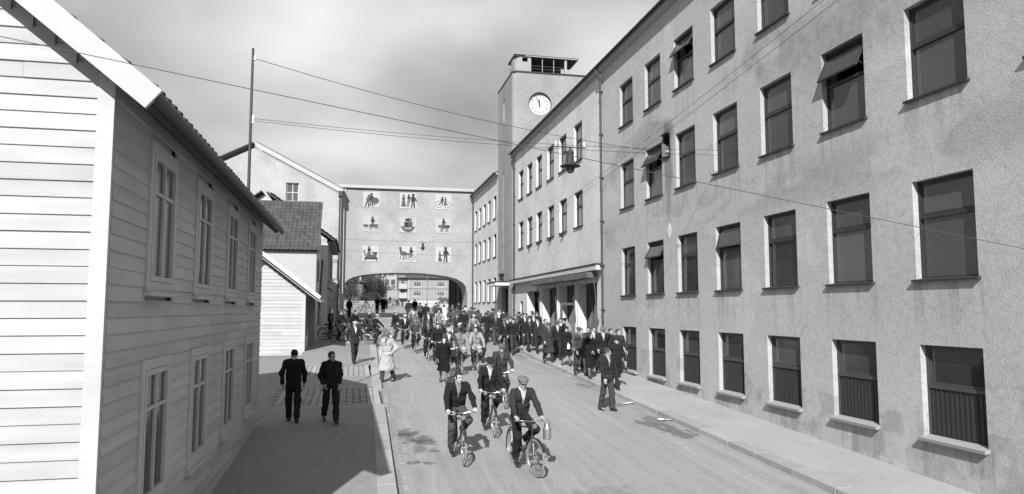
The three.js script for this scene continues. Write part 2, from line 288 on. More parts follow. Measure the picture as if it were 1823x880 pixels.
{ // near block: roughcast, weathered
  const b = facadeGroup('factory_block', 'long grey roughcast factory block with open awning windows and basement windows', 'building');
  const s0 = 1, s1 = 29.22, cols = [27.1, 24.5, 21.98, 19.4, 16.83, 14.26, 11.69, 9.12, 6.55, 3.98];
  const rows = [[1.36, 3.05, 0.45], [4.27, 6.14, 0.37], [7.73, 9.56, 0.43], [11.06, 12.8, 0.43]];
  const W = s1 - s0, Y0 = -0.4, Ht = 15;
  const stain = colourMap(2048, 1088, W, Ht, (u, v) => {
    const s = u + s0, y = v + Y0;
    let t = 1 + 0.2 * (fbm(s * 0.5, y * 0.5, 71, 4) - 0.5) + 0.22 * (fbm(s * 11, y * 11, 73, 3) - 0.5) + 0.3 * (hash3(u * 72 | 0, v * 72 | 0, 5) - 0.5); { const cr = Math.abs(fbm(s * 0.9, y * 0.9, 88, 5) - 0.5); if (cr < 0.004) t *= 0.8; const rp = fbm(s * 0.35 + 40, y * 0.55, 89, 3); if (rp > 0.68) t *= 1.1; }
    const band = smooth(0.47, 0.62, fbm(s * 0.42, y * 0.8, 75, 5)) * (1 - smooth(0.2, 1.3, Math.abs(y - 10.1 - 0.35 * Math.sin(s * 0.4)))); t *= 1 - 0.26 * band * (0.5 + fbm(s * 6, y * 6, 79, 3));
    const b2 = smooth(0.45, 0.6, fbm(s * 0.6 + 9, y * 1.1, 77, 5)) * (1 - smooth(0.15, 0.8, Math.abs(y - 6.75))); t *= 1 - 0.2 * b2;
    for (const c of cols) for (const [ya] of rows) { const du = c - s; if (du > -0.1 && du < 1.5 && y < ya && y > ya - 1.5) { const st = fbm(s * 9, y * 0.8, 81, 3); t *= 1 - 0.24 * smooth(0.46, 0.72, st) * (1 - (ya - y) / 1.5); } }
    const soot = Math.hypot((s - 22.65) / 0.42, (y < 8.9 ? Math.min(0, (y - 8.9)) / 2.3 : Math.max(0, y - 9.7) / 0.5)); if (soot < 1.4) t *= 1 - 0.5 * (1 - smooth(0.45, 1.3, soot + 0.9 * (fbm(s * 5, y * 1.2, 83, 4) - 0.5)));
    if (y - ground(s) < 1.2) t *= 1 - 0.22 * smooth(0.45, 0.65, fbm(s * 2, y * 2, 85, 4));
    return t;
  }, false); stain.offset.set(-s0 / W, -Y0 / Ht);
  const m = mat(0.74, 0.97, { map: stain, bumpMap: stuccoBump, bumpScale: 0.004 });
  const holes = []; for (const c of cols) for (const [a, z] of rows) holes.push([c - 1.4, c, a, z]);
  holes.push([22.4, 22.95, 8.95, 9.72]);
  wallPanel(b, s0, s1, Y0, 14.3, holes, m);
  cols.forEach((c, i) => rows.forEach(([a, z, sp], k) => {
    const opens = { '2,3': 0.52, '1,2': 0.55, '1,1': 0.5, '3,1': 0.28, '5,2': 0.45, '6,3': 0.5 };
    const w = factoryWindow(b, c - 1.4, c, a, z, { split: sp, open: opens[i + ',' + k] ?? 0, panel: k === 0, sill: k > 0, blind: (i * 7 + k * 3) % 5 === 1 ? 0.3 : 0, fm: k === 0 ? frameMid : frameDark });
    if (k === 0) { const g = new THREE.BoxGeometry(1.46, 0.06, 0.26); g.rotateX(-0.2); g.translate(0.7, -0.015, -0.1); part('sill', metreUV(g), paint(0.27, 0.95), w); }
  }));
  const vent = sub('exhaust_vent', b, [22.67, 9.33, 0]);
  part('vent_box', [box(-0.27, -0.23, -0.38, 0.38, -0.02, 0.4), box(0.23, 0.27, -0.38, 0.38, -0.02, 0.4), box(-0.27, 0.27, 0.38, 0.42, -0.12, 0.4), box(-0.27, 0.27, -0.42, -0.38, -0.06, 0.4), box(-0.23, 0.23, -0.38, 0.38, 0.34, 0.4)], mat(0.015, 0.9), vent);
  part('vent_flap', box(0.19, 0.21, -0.34, 0.1, -0.1, 0.26), mat(0.12, 0.6), vent); part('vent_pipe', rod(V(-0.1, -0.24, 0.3), V(-0.06, -0.22, -0.1), 0.06, 0.06, 10), mat(0.25, 0.6), vent);
  part('plaster_patch', extrude(shapeOf([[-0.02, 0.27], [0.1, 0.15], [0.15, -0.02], [0.09, -0.17], [0.0, -0.27], [-0.1, -0.16], [-0.15, 0.03], [-0.09, 0.19]]), 0.014).translate(22.6, 6.38, -0.016), paint(0.55, 0.9), b);
  eaves(b, s0, s1 - 0.01, 14.33); downpipe(b, 29.2, 14.2, ground(29) + 0.15);
  shell(b, s0 + 0.05, s1 - 0.2, -0.3, 14.2, 7, [0.9, 3.6, 7.0, 10.4, 14.1]);
}
{ // shop block: smooth render, canopy band and recessed shop windows
  const b = facadeGroup('factory_shop_block', 'smooth grey factory block with white canopy band over recessed shop windows', 'building');
  const s0 = 29.24, s1 = 46.98, cols = [45.65, 43.28, 40.95, 38.42, 36.03, 33.42];
  const m = stucco(0.5), holes = [];
  for (const c of cols) { holes.push([c - 1.34, c, 7.68, 9.38], [c - 1.34, c, 10.88, 12.72]); }
  const bays = [[30.15, 33.0, 1.75, 4.95, 'window'], [33.4, 36.2, 1.2, 4.95, 'door'], [36.62, 39.62, 1.95, 4.92, 'window'], [40.3, 43.4, 1.4, 4.83, 'open']];
  bays.forEach(([a, c, y0, y1]) => holes.push([a, c, y0, y1])); holes.push([44.55, 45.35, 3.45, 4.25]);
  wallPanel(b, s0, s1, 0.4, 14.3, holes, m, 0.5);
  for (const [i, c] of cols.entries()) { factoryWindow(b, c - 1.34, c, 7.68, 9.38, { split: 0.42, recess: 0.13, blind: i % 3 === 1 ? 0.35 : 0 }); factoryWindow(b, c - 1.34, c, 10.88, 12.72, { split: 0.44, recess: 0.13, blind: i % 4 === 2 ? 0.3 : 0 }); }
  factoryWindow(b, 44.55, 45.35, 3.45, 4.25, { split: 0.4, sill: false });
  for (const [i, c] of cols.entries()) if (i > 0 && i < 5) part('bracket', rbox(c - 0.75, c - 0.55, 7.44, 7.58, -0.14, 0.0, 0.02), darkMetal, b);
  for (const [a, c, y0, y1, kind] of bays) {
    if (kind === 'open') continue;
    const w = sub(kind === 'door' ? 'shop_entrance' : 'shop_window', b, [a, y0, 0.44]), W = c - a, H = y1 - y0, n = kind === 'door' ? 2 : 3, fr = [...bars(0, W, 0, H, 0.06, 0.06)];
    for (let k = 1; k < n; k++) fr.push(box(W * k / n - 0.025, W * k / n + 0.025, 0.06, H - 0.06, 0.0, 0.06));
    part('frame', fr, frameMid, w);
    for (let k = 0; k < n; k++) if (!(kind === 'door' && k === 0)) part('pane', new THREE.PlaneGeometry(W / n - 0.06, H - 0.12).translate(W * (k + 0.5) / n, H / 2, 0.03), glass, w);
  }
  part('door_leaf', [...bars(0, 1.3, 0, 2.6, 0.12, 0.05), box(0.12, 1.18, 0.12, 0.9, 0.01, 0.04)].map((g) => g.rotateY(1.1).translate(33.5, 1.45, 0.6)), frameMid, b);
  part('shop_display', [box(37, 39.2, 1.6, 2.1, 1.0, 1.8), rbox(37.4, 37.9, 2.1, 2.7, 1.1, 1.5, 0.05), rbox(38.4, 38.8, 2.1, 2.9, 1.1, 1.5, 0.05), box(30.5, 32.6, 1.4, 1.95, 1.0, 1.8)], mat(0.2, 0.9), b);
  part('price_card', [box(31.2, 31.5, 2.35, 2.8, 0.85, 0.87), box(31.28, 31.42, 2.8, 3.0, 0.85, 0.87)], mat(0.7, 0.9), b);
  part('canopy_band', box(s0 + 0.08, s1 - 0.06, 5.42, 5.63, -0.34, 0), paint(0.42), b);
  part('canopy_flashing', [box(s0 + 0.06, s1 - 0.04, 5.633, 5.7, -0.37, 0.0)], darkMetal, b);
  { const r = rng(5), l = []; for (let k = 0; k < 9; k++) { const a = 29.95 + k * 1.165; l.push(rbox(a, a + 1.15, 5.07 + r() * 0.02, 5.35, -0.5 - r() * 0.03, -0.12, 0.04)); } part('awning_roll', l, mat(0.09, 0.95, { map: null }), b); }
  for (const s of [30.0, 33.2, 36.42, 40.05]) part('awning_arm', [rod(V(s, 5.1, -0.2), V(s - 0.05, 3.2, -0.06), 0.022), box(s - 0.05, s + 0.05, 3.1, 3.3, -0.06, 0.0)], zinc, b);
  for (const s of [33.2, 36.41, 39.95]) part('pilaster', [rbox(s - 0.1, s - 0.03, 1.3, 4.9, -0.05, 0.0, 0.015), rbox(s + 0.03, s + 0.1, 1.3, 4.9, -0.05, 0.0, 0.015)], paint(0.5), b);
  eaves(b, s0 + 0.01, s1 + 0.3, 14.33); downpipe(b, 46.75, 14.2, ground(47) + 0.15);
  shell(b, s0 + 0.05, s1 - 0.1, 0.5, 14.2, 6, [1.45, 5.9, 10.1, 14.1]);
}
{ // clock tower
  const X0 = 10.36, b = facadeGroup('clock_tower', 'tall square factory tower with white round clock and roofed lookout on top', 'tower', X0), m = stucco(0.24);
  const s0 = 47.3, s1 = 52.5, R = 0.35, yb = 0.6, yt = 20.1, DX = 6.2;
  const oval = new THREE.Path(); oval.absellipse(50.3, 18.15, 0.36, 0.92, 0, Math.PI * 2);
  wallPanel(b, s0 + R, s1, yb, yt, [[50.42, 50.7, 6.55, 13.6], [48.75, 50.95, 1.4, 5.25], oval], m, 0.42, 'street_wall');
  part('oval_window', [new THREE.CylinderGeometry(1, 1, 0.04, 32).rotateX(Math.PI / 2).scale(0.37, 0.93, 1).translate(50.3, 18.15, 0.3)], mat(0.05, 0.2), b);
  part('slot_window', box(50.4, 50.72, 6.5, 13.65, 0.24, 0.3), mat(0.05, 0.25), b);
  { const p = []; for (let k = 0; k <= 10; k++) { const a = Math.PI / 2 * k / 10; p.push([s0 + R - R * Math.sin(a), R - R * Math.cos(a)]); } const pos = [], uv = [], idx = []; p.forEach(([s, e], k) => { pos.push(s, yb, e, s, yt, e); uv.push(k * 0.055, yb, k * 0.055, yt); if (k) { const q = 2 * k; idx.push(q - 2, q, q - 1, q - 1, q, q + 1); } }); const g = new THREE.BufferGeometry(); g.setAttribute('position', new THREE.Float32BufferAttribute(pos, 3)); g.setAttribute('uv', new THREE.Float32BufferAttribute(uv, 2)); g.setIndex(idx); g.computeVertexNormals(); part('rounded_corner', g, m, b); }
  { // wall with the clock, faces back down the street
    const sh = shapeOf([[R, yb], [DX, yb], [DX, yt], [R, yt]]), h = new THREE.Path(); h.absarc(1.94, 17.95, 0.82, 0, Math.PI * 2); sh.holes.push(h);
    const g = extrude(sh, 0.4, 40); g.rotateY(-Math.PI / 2); g.translate(s0 + 0.4, 0, 0); part('clock_wall', metreUV(g), m, b);
  }
  part('rear_wall', [box(s1 - 0.4, s1 - 0.002, yb, yt, 0.43, DX), box(s0 + 0.41, s1 - 0.41, yb, yt, DX - 0.4, DX - 0.002)], m, b);
  part('tower_roof', box(s0 + 0.02, s1 - 0.02, yt, yt + 0.07, 0.02, DX - 0.02), mat(0.05, 0.8), b);
  part('roof_edging', [box(s0 - 0.03, s0 + 0.02, yt - 0.02, yt + 0.1, 0.1, DX), box(s0 + 0.2, s1, yt - 0.02, yt + 0.1, -0.03, 0.02)], darkMetal, b);
  { // clock: dial recessed in its round opening
    const c = sub('clock', b, [s0 + 0.2, 17.95, 1.94]);
    const cv = document.createElement('canvas'); cv.width = cv.height = 512; const q = cv.getContext('2d'); q.fillStyle = '#f4f4f4'; q.fillRect(0, 0, 512, 512); q.fillStyle = '#151515'; q.font = 'bold 66px sans-serif'; q.textAlign = 'center'; q.textBaseline = 'middle';
    for (let k = 1; k <= 12; k++) { const a = k * Math.PI / 6; q.fillText(String(k), 256 + 186 * Math.sin(a), 256 - 186 * Math.cos(a)); }
    for (let k = 0; k < 60; k++) { const a = k * Math.PI / 30; q.save(); q.translate(256, 256); q.rotate(a); q.fillRect(-2, -244, k % 5 ? 3 : 6, k % 5 ? 8 : 14); q.restore(); }
    const tx = new THREE.CanvasTexture(cv); tx.colorSpace = THREE.SRGBColorSpace;
    const dial = part('dial', new THREE.CircleGeometry(0.8, 48), new THREE.MeshStandardMaterial({ map: tx, color: grey(0.62), roughness: 0.5 }), c); dial.rotation.y = -Math.PI / 2;
    const rim = part('rim', new THREE.TorusGeometry(0.815, 0.03, 8, 64), darkMetal, c); rim.rotation.y = -Math.PI / 2; rim.position.x = -0.16;
    const hand = (name, a, len, w) => { const h = part(name, [box(-w / 2, w / 2, -0.14, len * 0.6, 0, 0.012), box(-w / 3, w / 3, len * 0.6, len, 0, 0.012)], mat(0.01, 0.6), c); h.rotation.order = 'YZX'; h.rotation.set(0, -Math.PI / 2, -a); h.position.x = -0.03 - (len > 0.55 ? 0.02 : 0); };
    hand('hour_hand', (11 + 56 / 60) * Math.PI / 6, 0.45, 0.075); hand('minute_hand', 56 * Math.PI / 30, 0.68, 0.055);
    part('hub', new THREE.CylinderGeometry(0.05, 0.05, 0.06, 16).rotateZ(Math.PI / 2).translate(-0.04, 0, 0), mat(0.01, 0.6), c);
  }
  { // roofed lookout
    const l = sub('lookout', b, [s0, yt + 0.07, 0]), wallM = paint(0.27, 0.9);
    part('rounded_parapet', [box(0.1, 0.15, 0, 0.75, 0.62, 1.3), box(0.55, 1.9, 0, 0.75, 0.17, 0.22)], wallM, l);
    const curved = new THREE.CylinderGeometry(0.45, 0.45, 1.1, 14, 1, true, 0, Math.PI / 2); curved.rotateY(Math.PI); curved.translate(0.55, 0.55, 0.62); part('parapet_corner', curved, wallM, l);
    part('upper_screen', [box(0.1, 0.15, 0.752, 1.1, 0.62, 0.7), box(0.1, 0.15, 0.752, 1.1, 1.08, 1.3), box(0.1, 0.15, 1.04, 1.1, 0.702, 1.078), box(0.56, 1.3, 0.752, 1.1, 0.17, 0.21)], wallM, l);
    for (const e of [1.32, 2.15, 2.97, 3.85]) part('post', rbox(0.12, e > 3.8 ? 0.26 : 0.18, 0, 1.1, e - (e > 3.8 ? 0.08 : 0.02), e + (e > 3.8 ? 0.08 : 0.02), 0.008), paint(0.3), l);
    for (const s of [1.85]) part('post', rbox(s - 0.05, s + 0.05, 0, 1.1, 0.2, 0.3, 0.01), paint(0.5), l);
    part('rail', [rod(V(0.15, 0.3, 1.32), V(0.15, 0.3, 3.85), 0.015), rod(V(0.15, 0.5, 1.32), V(0.15, 0.5, 3.85), 0.018)], zinc, l);
    part('rear_screen', [box(1.9, 1.96, 0, 1.1, 0.3, 4.0)], mat(0.06, 0.9), l);
    part('roof_slab', [box(0.04, 2.1, 1.1, 1.17, 0.14, 4.75)], mat(0.07, 0.8), l); part('roof_fascia', [box(0.0, 0.038, 1.1, 1.16, 0.9, 4.75)], paint(0.3), l); part('roof_top', box(-0.02, 2.15, 1.173, 1.2, 0.1, 4.8), darkMetal, l);
  }
  { // entrance with its canopy
    const d = sub('entrance', b, [0, 0, 0]);
    part('canopy', [box(48.35, 51.6, 5.38, 5.6, -0.98, -0.002)], paint(0.6), d); part('canopy_cap', [box(48.3, 51.65, 5.603, 5.66, -1.02, -0.004)], darkMetal, d);
    part('door', [box(48.8, 50.9, 1.5, 5.2, 0.34, 0.4)], mat(0.02, 0.6), d); part('door_frame', [...bars(48.76, 50.94, 1.9, 5.24, 0.1, 0.06).map((g) => g.translate(0, 0, 0.26)), box(49.8, 49.88, 2, 5.14, 0.27, 0.34), box(48.86, 50.84, 4.2, 4.3, 0.27, 0.34)], frameMid, d);
    part('lamp_bracket', [box(50.2, 50.9, 6.22, 6.28, -0.34, 0.0), rbox(50.35, 50.75, 5.85, 6.22, -0.24, -0.02, 0.03)], darkMetal, d);
  }
}
{ // far block between the tower and the bridge
  const b = facadeGroup('factory_far_block', 'pale three storey factory block between clock tower and arched bridge', 'building');
  const s0 = 52.5, s1 = 64.3, cols = [63.4, 61.28, 59.05, 56.93, 54.5], rows = [[4.34, 6.16], [7.75, 9.5], [10.7, 12.45]], holes = [];
  for (const c of cols) for (const [a, z] of rows) holes.push([c - 1.17, c, a, z]);
  wallPanel(b, s0, s1, 0.8, 14.05, holes, stucco(0.5));
  cols.forEach((c, i) => rows.forEach(([a, z], k) => {
    const w = factoryWindow(b, c - 1.17, c, a, z, { split: 0.45, recess: 0.13, blind: (i + k) % 3 === 0 ? 0.3 : 0 });
  }));
  eaves(b, s0 + 0.01, s1 - 0.01, 14.08); downpipe(b, 64.0, 13.95, ground(64));
  shell(b, s0 + 0.05, s1 - 0.05, 0.9, 14.0, 6, [3.4, 6.9, 9.9, 13.9]);
}
// ---------------------------------------------------------------- the bridge building over the street
{
  const d0 = 64.3, b = thing('arched_bridge_building', 'pale roughcast building spanning the street on a wide arch, nine painted pictures', 'building', [0, 0, -d0]);
  const arch = [[-1.03, 2.3], [-1.03, 5.55], [-0.93, 5.95], [-0.66, 6.3], [-0.25, 6.53], [0.55, 6.74], [1.65, 6.88], [3.2, 6.97], [5.5, 6.97], [6.9, 6.86], [8.05, 6.7], [8.9, 6.48], [9.45, 6.16], [9.75, 5.75], [9.88, 5.1], [9.88, 2.3]];
  const wallMap = colourMap(1024, 1024, 14, 14, (u, v) => 1 + 0.44 * (fbm(u * 0.8, v * 0.8, 91, 5) - 0.5) + 0.2 * (fbm(u * 5, v * 5, 93, 3) - 0.5) + 0.08 * (hash3(u * 60 | 0, v * 60 | 0, 6) - 0.5), true); wallMap.offset.set(2 / 14, -1 / 14);
  const sh = shapeOf([[-1.34, 2.3], ...arch, [10.38, 2.3], [10.38, 14.42], [-1.34, 14.42]]);
  const g = extrude(sh, 3.2); g.translate(0, 0, -3.2); part('wall', g, mat(0.56, 0.96, { map: wallMap, bumpMap: stuccoBump, bumpScale: 0.008 }), b);
  part('pilaster', rbox(-1.32, -0.94, 2.4, 14.4, 0.0, 0.07, 0.01), paint(0.36, 0.9), b);
  part('coping', [box(-2.35, 10.36, 14.425, 14.68, -3.3, 0.24)], paint(0.36), b);
  // nine painted pictures on square white grounds
  const F = '#3c3c3c', M = '#6c6c6c', Lg = '#9c9c9c';
  const scenes = [
    (q) => { man(q, 62, 58, 1.5, M, 25); man(q, 100, 40, 1.6, F); wheelD(q, 140, 112, 36, M); leg(q, 140, 140, 132, 168, 12, M); },
    (q) => { woman(q, 52, 40, 1.55, M); man(q, 105, 34, 1.1, F); woman(q, 97, 84, 1.05, Lg); man(q, 150, 34, 1.75, F); },
    (q) => { wheelR(q, 50, 130, 38); wheelR(q, 140, 136, 36); leg(q, 50, 130, 92, 100, 6, F); leg(q, 92, 100, 140, 136, 6, F); man(q, 78, 46, 1.05, F, 22); woman(q, 118, 50, 1.1, M); },
    (q) => { man(q, 116, 26, 1.25, F); beast(q, 48, 118, 0.72, F); q.fillStyle = M; q.fillRect(82, 112, 92, 28); leg(q, 82, 112, 176, 104, 8, F); wheelR(q, 100, 146, 18); wheelR(q, 160, 146, 18); },
    (q) => { q.fillStyle = F; q.fillRect(74, 26, 30, 34); q.fillStyle = M; q.fillRect(106, 24, 30, 36); q.fillStyle = F; q.fillRect(62, 66, 40, 62); q.fillStyle = M; q.fillRect(104, 64, 42, 66); q.beginPath(); q.moveTo(26, 112); q.quadraticCurveTo(100, 140, 176, 116); q.quadraticCurveTo(150, 186, 100, 186); q.quadraticCurveTo(50, 184, 26, 112); q.fill(); q.fillStyle = '#d8d8d8'; q.fillRect(70, 132, 64, 16); leg(q, 104, 16, 104, 130, 5, F); },
    (q) => { beast(q, 112, 112, 1.5, M); man(q, 100, 26, 1.15, F); leg(q, 112, 60, 62, 100, 4, F); blob(q, 150, 108, 22, 16, F); },
    (q) => { man(q, 84, 24, 1.1, F); leg(q, 30, 60, 56, 150, 14, M); q.fillStyle = M; q.fillRect(60, 90, 104, 56); q.fillStyle = F; q.fillRect(36, 146, 140, 20); q.fillRect(124, 82, 46, 22); q.fillStyle = '#d8d8d8'; q.fillRect(100, 96, 30, 16); leg(q, 48, 166, 44, 184, 8, F); leg(q, 164, 166, 168, 184, 8, F); },
    (q) => { horse(q); wheelR(q, 142, 138, 34); man(q, 134, 30, 1.25, F); blob(q, 104, 100, 26, 12, M); },
    (q) => { man(q, 126, 28, 1.85, F); woman(q, 62, 70, 1.2, M); leg(q, 74, 110, 116, 104, 12, M); q.fillStyle = M; q.fillRect(46, 150, 42, 30); },
  ];
  function blob(q, x, y, rx, ry, c) { q.fillStyle = c; q.beginPath(); q.ellipse(x, y, rx, ry, 0, 0, 7); q.fill(); }
  function leg(q, a, b2, c, d, w, col) { q.strokeStyle = col; q.lineWidth = w; q.lineCap = 'round'; q.beginPath(); q.moveTo(a, b2); q.lineTo(c, d); q.stroke(); }
  function man(q, x, y, k, c, lean = 0) { blob(q, x + lean * 0.4, y, 8 * k, 9 * k, c); q.fillStyle = c; q.fillRect(x - 9 * k + lean * 0.4, y - 9 * k, 18 * k, 4 * k); blob(q, x + lean * 0.2, y + 28 * k, 14 * k, 22 * k, c); leg(q, x - 5 * k, y + 46 * k, x - 9 * k - lean * 0.5, y + 82 * k, 9 * k, c === F ? M : F); leg(q, x + 5 * k, y + 46 * k, x + 7 * k, y + 82 * k, 9 * k, c); leg(q, x + 10 * k, y + 18 * k, x + 20 * k, y + 40 * k, 6 * k, c); }
  function woman(q, x, y, k, c) { blob(q, x, y, 7 * k, 8 * k, c); blob(q, x, y + 24 * k, 11 * k, 17 * k, c); q.fillStyle = c; q.beginPath(); q.moveTo(x - 7 * k, y + 32 * k); q.lineTo(x + 7 * k, y + 32 * k); q.lineTo(x + 17 * k, y + 84 * k); q.lineTo(x - 17 * k, y + 84 * k); q.fill(); }
  function wheelD(q, x, y, r, c) { blob(q, x, y, r, r, c); q.strokeStyle = F; q.lineWidth = 4; q.beginPath(); q.arc(x, y, r, 0, 7); q.stroke(); }
  function wheelR(q, x, y, r) { q.strokeStyle = M; q.lineWidth = 5; q.beginPath(); q.arc(x, y, r, 0, 7); q.stroke(); q.lineWidth = 2; for (let a = 0; a < 6; a++) { q.beginPath(); q.moveTo(x, y); q.lineTo(x + r * Math.cos(a), y + r * Math.sin(a)); q.stroke(); } }
  function beast(q, x, y, k, c) { blob(q, x, y, 34 * k, 16 * k, c); blob(q, x - 36 * k, y - 2 * k, 13 * k, 10 * k, c); for (const dx of [-24, -12, 14, 26]) leg(q, x + dx * k, y + 10 * k, x + (dx - 4) * k, y + 36 * k, 7 * k, c); }
  function horse(q) { blob(q, 58, 92, 36, 24, M); leg(q, 34, 84, 26, 34, 26, M); blob(q, 24, 30, 12, 18, M); for (const [a, c, d] of [[34, 22, 168], [48, 60, 172], [74, 64, 160], [84, 92, 168]]) leg(q, a, 106, c, d, 7, F); }
  const xs = [0.55, 3.75, 6.97], ys = [12.74, 10.57, 7.94];
  for (let i = 0; i < 9; i++) {
    const cv = document.createElement('canvas'); cv.width = cv.height = 200; const q = cv.getContext('2d'); q.fillStyle = i === 3 || i === 4 || i === 5 ? '#ececec' : '#f8f8f8'; q.fillRect(0, 0, 200, 200); q.save(); q.translate(100, 104); q.scale(1.16, 1.12); q.translate(-100, -104); scenes[i](q); q.restore();
    const r = rng(40 + i); for (let k = 0; k < 900; k++) { q.fillStyle = `rgba(${r() < 0.6 ? '255,255,255' : '40,40,40'},0.11)`; q.fillRect(r() * 200, r() * 200, 2 + r() * 6, 2 + r() * 10); }
    const t = new THREE.CanvasTexture(cv); t.colorSpace = THREE.SRGBColorSpace;
    const pm = new THREE.MeshStandardMaterial({ map: t, color: grey(0.42), roughness: 0.9 }), x = xs[i % 3], y = ys[Math.floor(i / 3)], w = i % 3 === 1 ? 1.5 : 1.42, h = 1.38;
    const pic = part('wall_picture', new THREE.BoxGeometry(w, h, 0.03), pm, b); pic.position.set(x + w / 2, y + h / 2, 0.015);
  }
  part('roof', box(-1.3, 10.3, 14.2, 14.3, -3.1, -0.1), roofDark, b);
}
// ---------------------------------------------------------------- wooden houses on the left
function boards(parent, name, x0, x1, y0, y1, m, holes = [], topAt, step = 0.16) {   // clapboards lapped over each other; local plane faces +z
  const r = rng(Math.round((x1 - x0) * 100 + y0 * 10)); let k = 0;
  for (let y = y0; y < y1; y += step) {
    let segs = [[x0, x1]]; if (topAt) { const [a, c] = topAt(y + step); if (c - a < 0.1) continue; segs = [[Math.max(a, x0), Math.min(c, x1)]]; }
    for (const [ha, hb, hc, hd] of holes) if (y + step > hc + 0.001 && y < hd - 0.001) segs = segs.flatMap(([a, c]) => (hb <= a || ha >= c ? [[a, c]] : [[a, ha], [hb, c]].filter(([p, q]) => q - p > 0.05)));
    if (!boardTones.has(m)) boardTones.set(m, [0.94, 1, 1.04].map((k) => { const q = m.clone(); q.color.multiplyScalar(k); return q; }));
    segs = segs.flatMap(([a, c]) => { const out = []; let p = a; while (c - p > 3.4) { const n = p + 1.6 + r() * 2.2; if (c - n < 0.6) break; out.push([p, n - 0.004]); p = n; } out.push([p, c]); return out; });
    for (const [a, c] of segs) {
      const g = new THREE.BoxGeometry(c - a, step + 0.025, 0.022); g.rotateX(-0.1); g.rotateZ((r() - 0.5) * 0.003); g.translate((a + c) / 2, y + step / 2 + (r() - 0.5) * 0.006, 0.02 + r() * 0.005); part(k ? name + '_' + String(k).padStart(3, '0') : name, metreUV(g), boardTones.get(m)[Math.floor(r() * 3)], parent); k++;
    }
  }
}
const whiteWood = wood(0.37), boardTones = new Map(), greyWood = wood(0.42), trimWood = paint(0.4), shadeGlass = glass;
function houseWindow(parent, x, y, w, h, z = 0, mullions = 1, o = {}) {   // x,y centre; faces +z of its parent
  const g = sub('window', parent, [x, y, z]), fr = bars(-w / 2, w / 2, -h / 2, h / 2, 0.06, 0.07);
  for (let k = 1; k <= mullions; k++) fr.push(box(-w / 2 + w * k / (mullions + 1) - 0.025, -w / 2 + w * k / (mullions + 1) + 0.025, -h / 2 + 0.06, h / 2 - 0.06, 0.005, 0.06));
  fr.push(box(-w / 2 + 0.06, w / 2 - 0.06, h * 0.2 - 0.02, h * 0.2 + 0.02, 0.008, 0.055));
  part('frame', fr, o.frame ?? trimWood, g); part('pane', new THREE.PlaneGeometry(w - 0.1, h - 0.1).translate(0, 0, 0.03), paneGlass(), g);
  part('casing', bars(-w / 2 - 0.12, w / 2 + 0.12, -h / 2 - 0.12, h / 2 + 0.12, 0.115, 0.05).map((q) => q.translate(0, 0, 0.012)), o.frame ?? trimWood, g);
  part('sill', box(-w / 2 - 0.16, w / 2 + 0.16, -h / 2 - 0.17, -h / 2 - 0.125, 0, 0.12), o.frame ?? trimWood, g); return g;
}
const tileMats = [0.038, 0.05, 0.062, 0.045].map((v) => mat(v, 0.8));
function tileGeo(w, l) {   // one pantile: an S curve with a lip
  const pos = [], idx = [], n = 6, th = 0.018;
  for (let j = 0; j < 2; j++) for (let i = 0; i <= n; i++) { const u = i / n, y = 0.022 * Math.sin(u * Math.PI * 2 + 0.4); pos.push((u - 0.5) * w * 1.06, y + (j ? 0 : 0.055), j ? -l : 0.03); }
  for (let i = 0; i <= n; i++) { const u = i / n; pos.push((u - 0.5) * w * 1.06, 0.022 * Math.sin(u * Math.PI * 2 + 0.4) + 0.055 - th - 0.03, 0.03); }
  const r = n + 1; for (let i = 0; i < n; i++) { idx.push(i, i + 1, r + i, r + i, i + 1, r + i + 1); idx.push(2 * r + i, 2 * r + i + 1, i, i, 2 * r + i + 1, i + 1); }
  const g = new THREE.BufferGeometry(); g.setAttribute('position', new THREE.Float32BufferAttribute(pos, 3)); g.setIndex(idx); g.computeVertexNormals(); return metreUV(g);
}
const tileShape = tileGeo(0.24, 0.36);
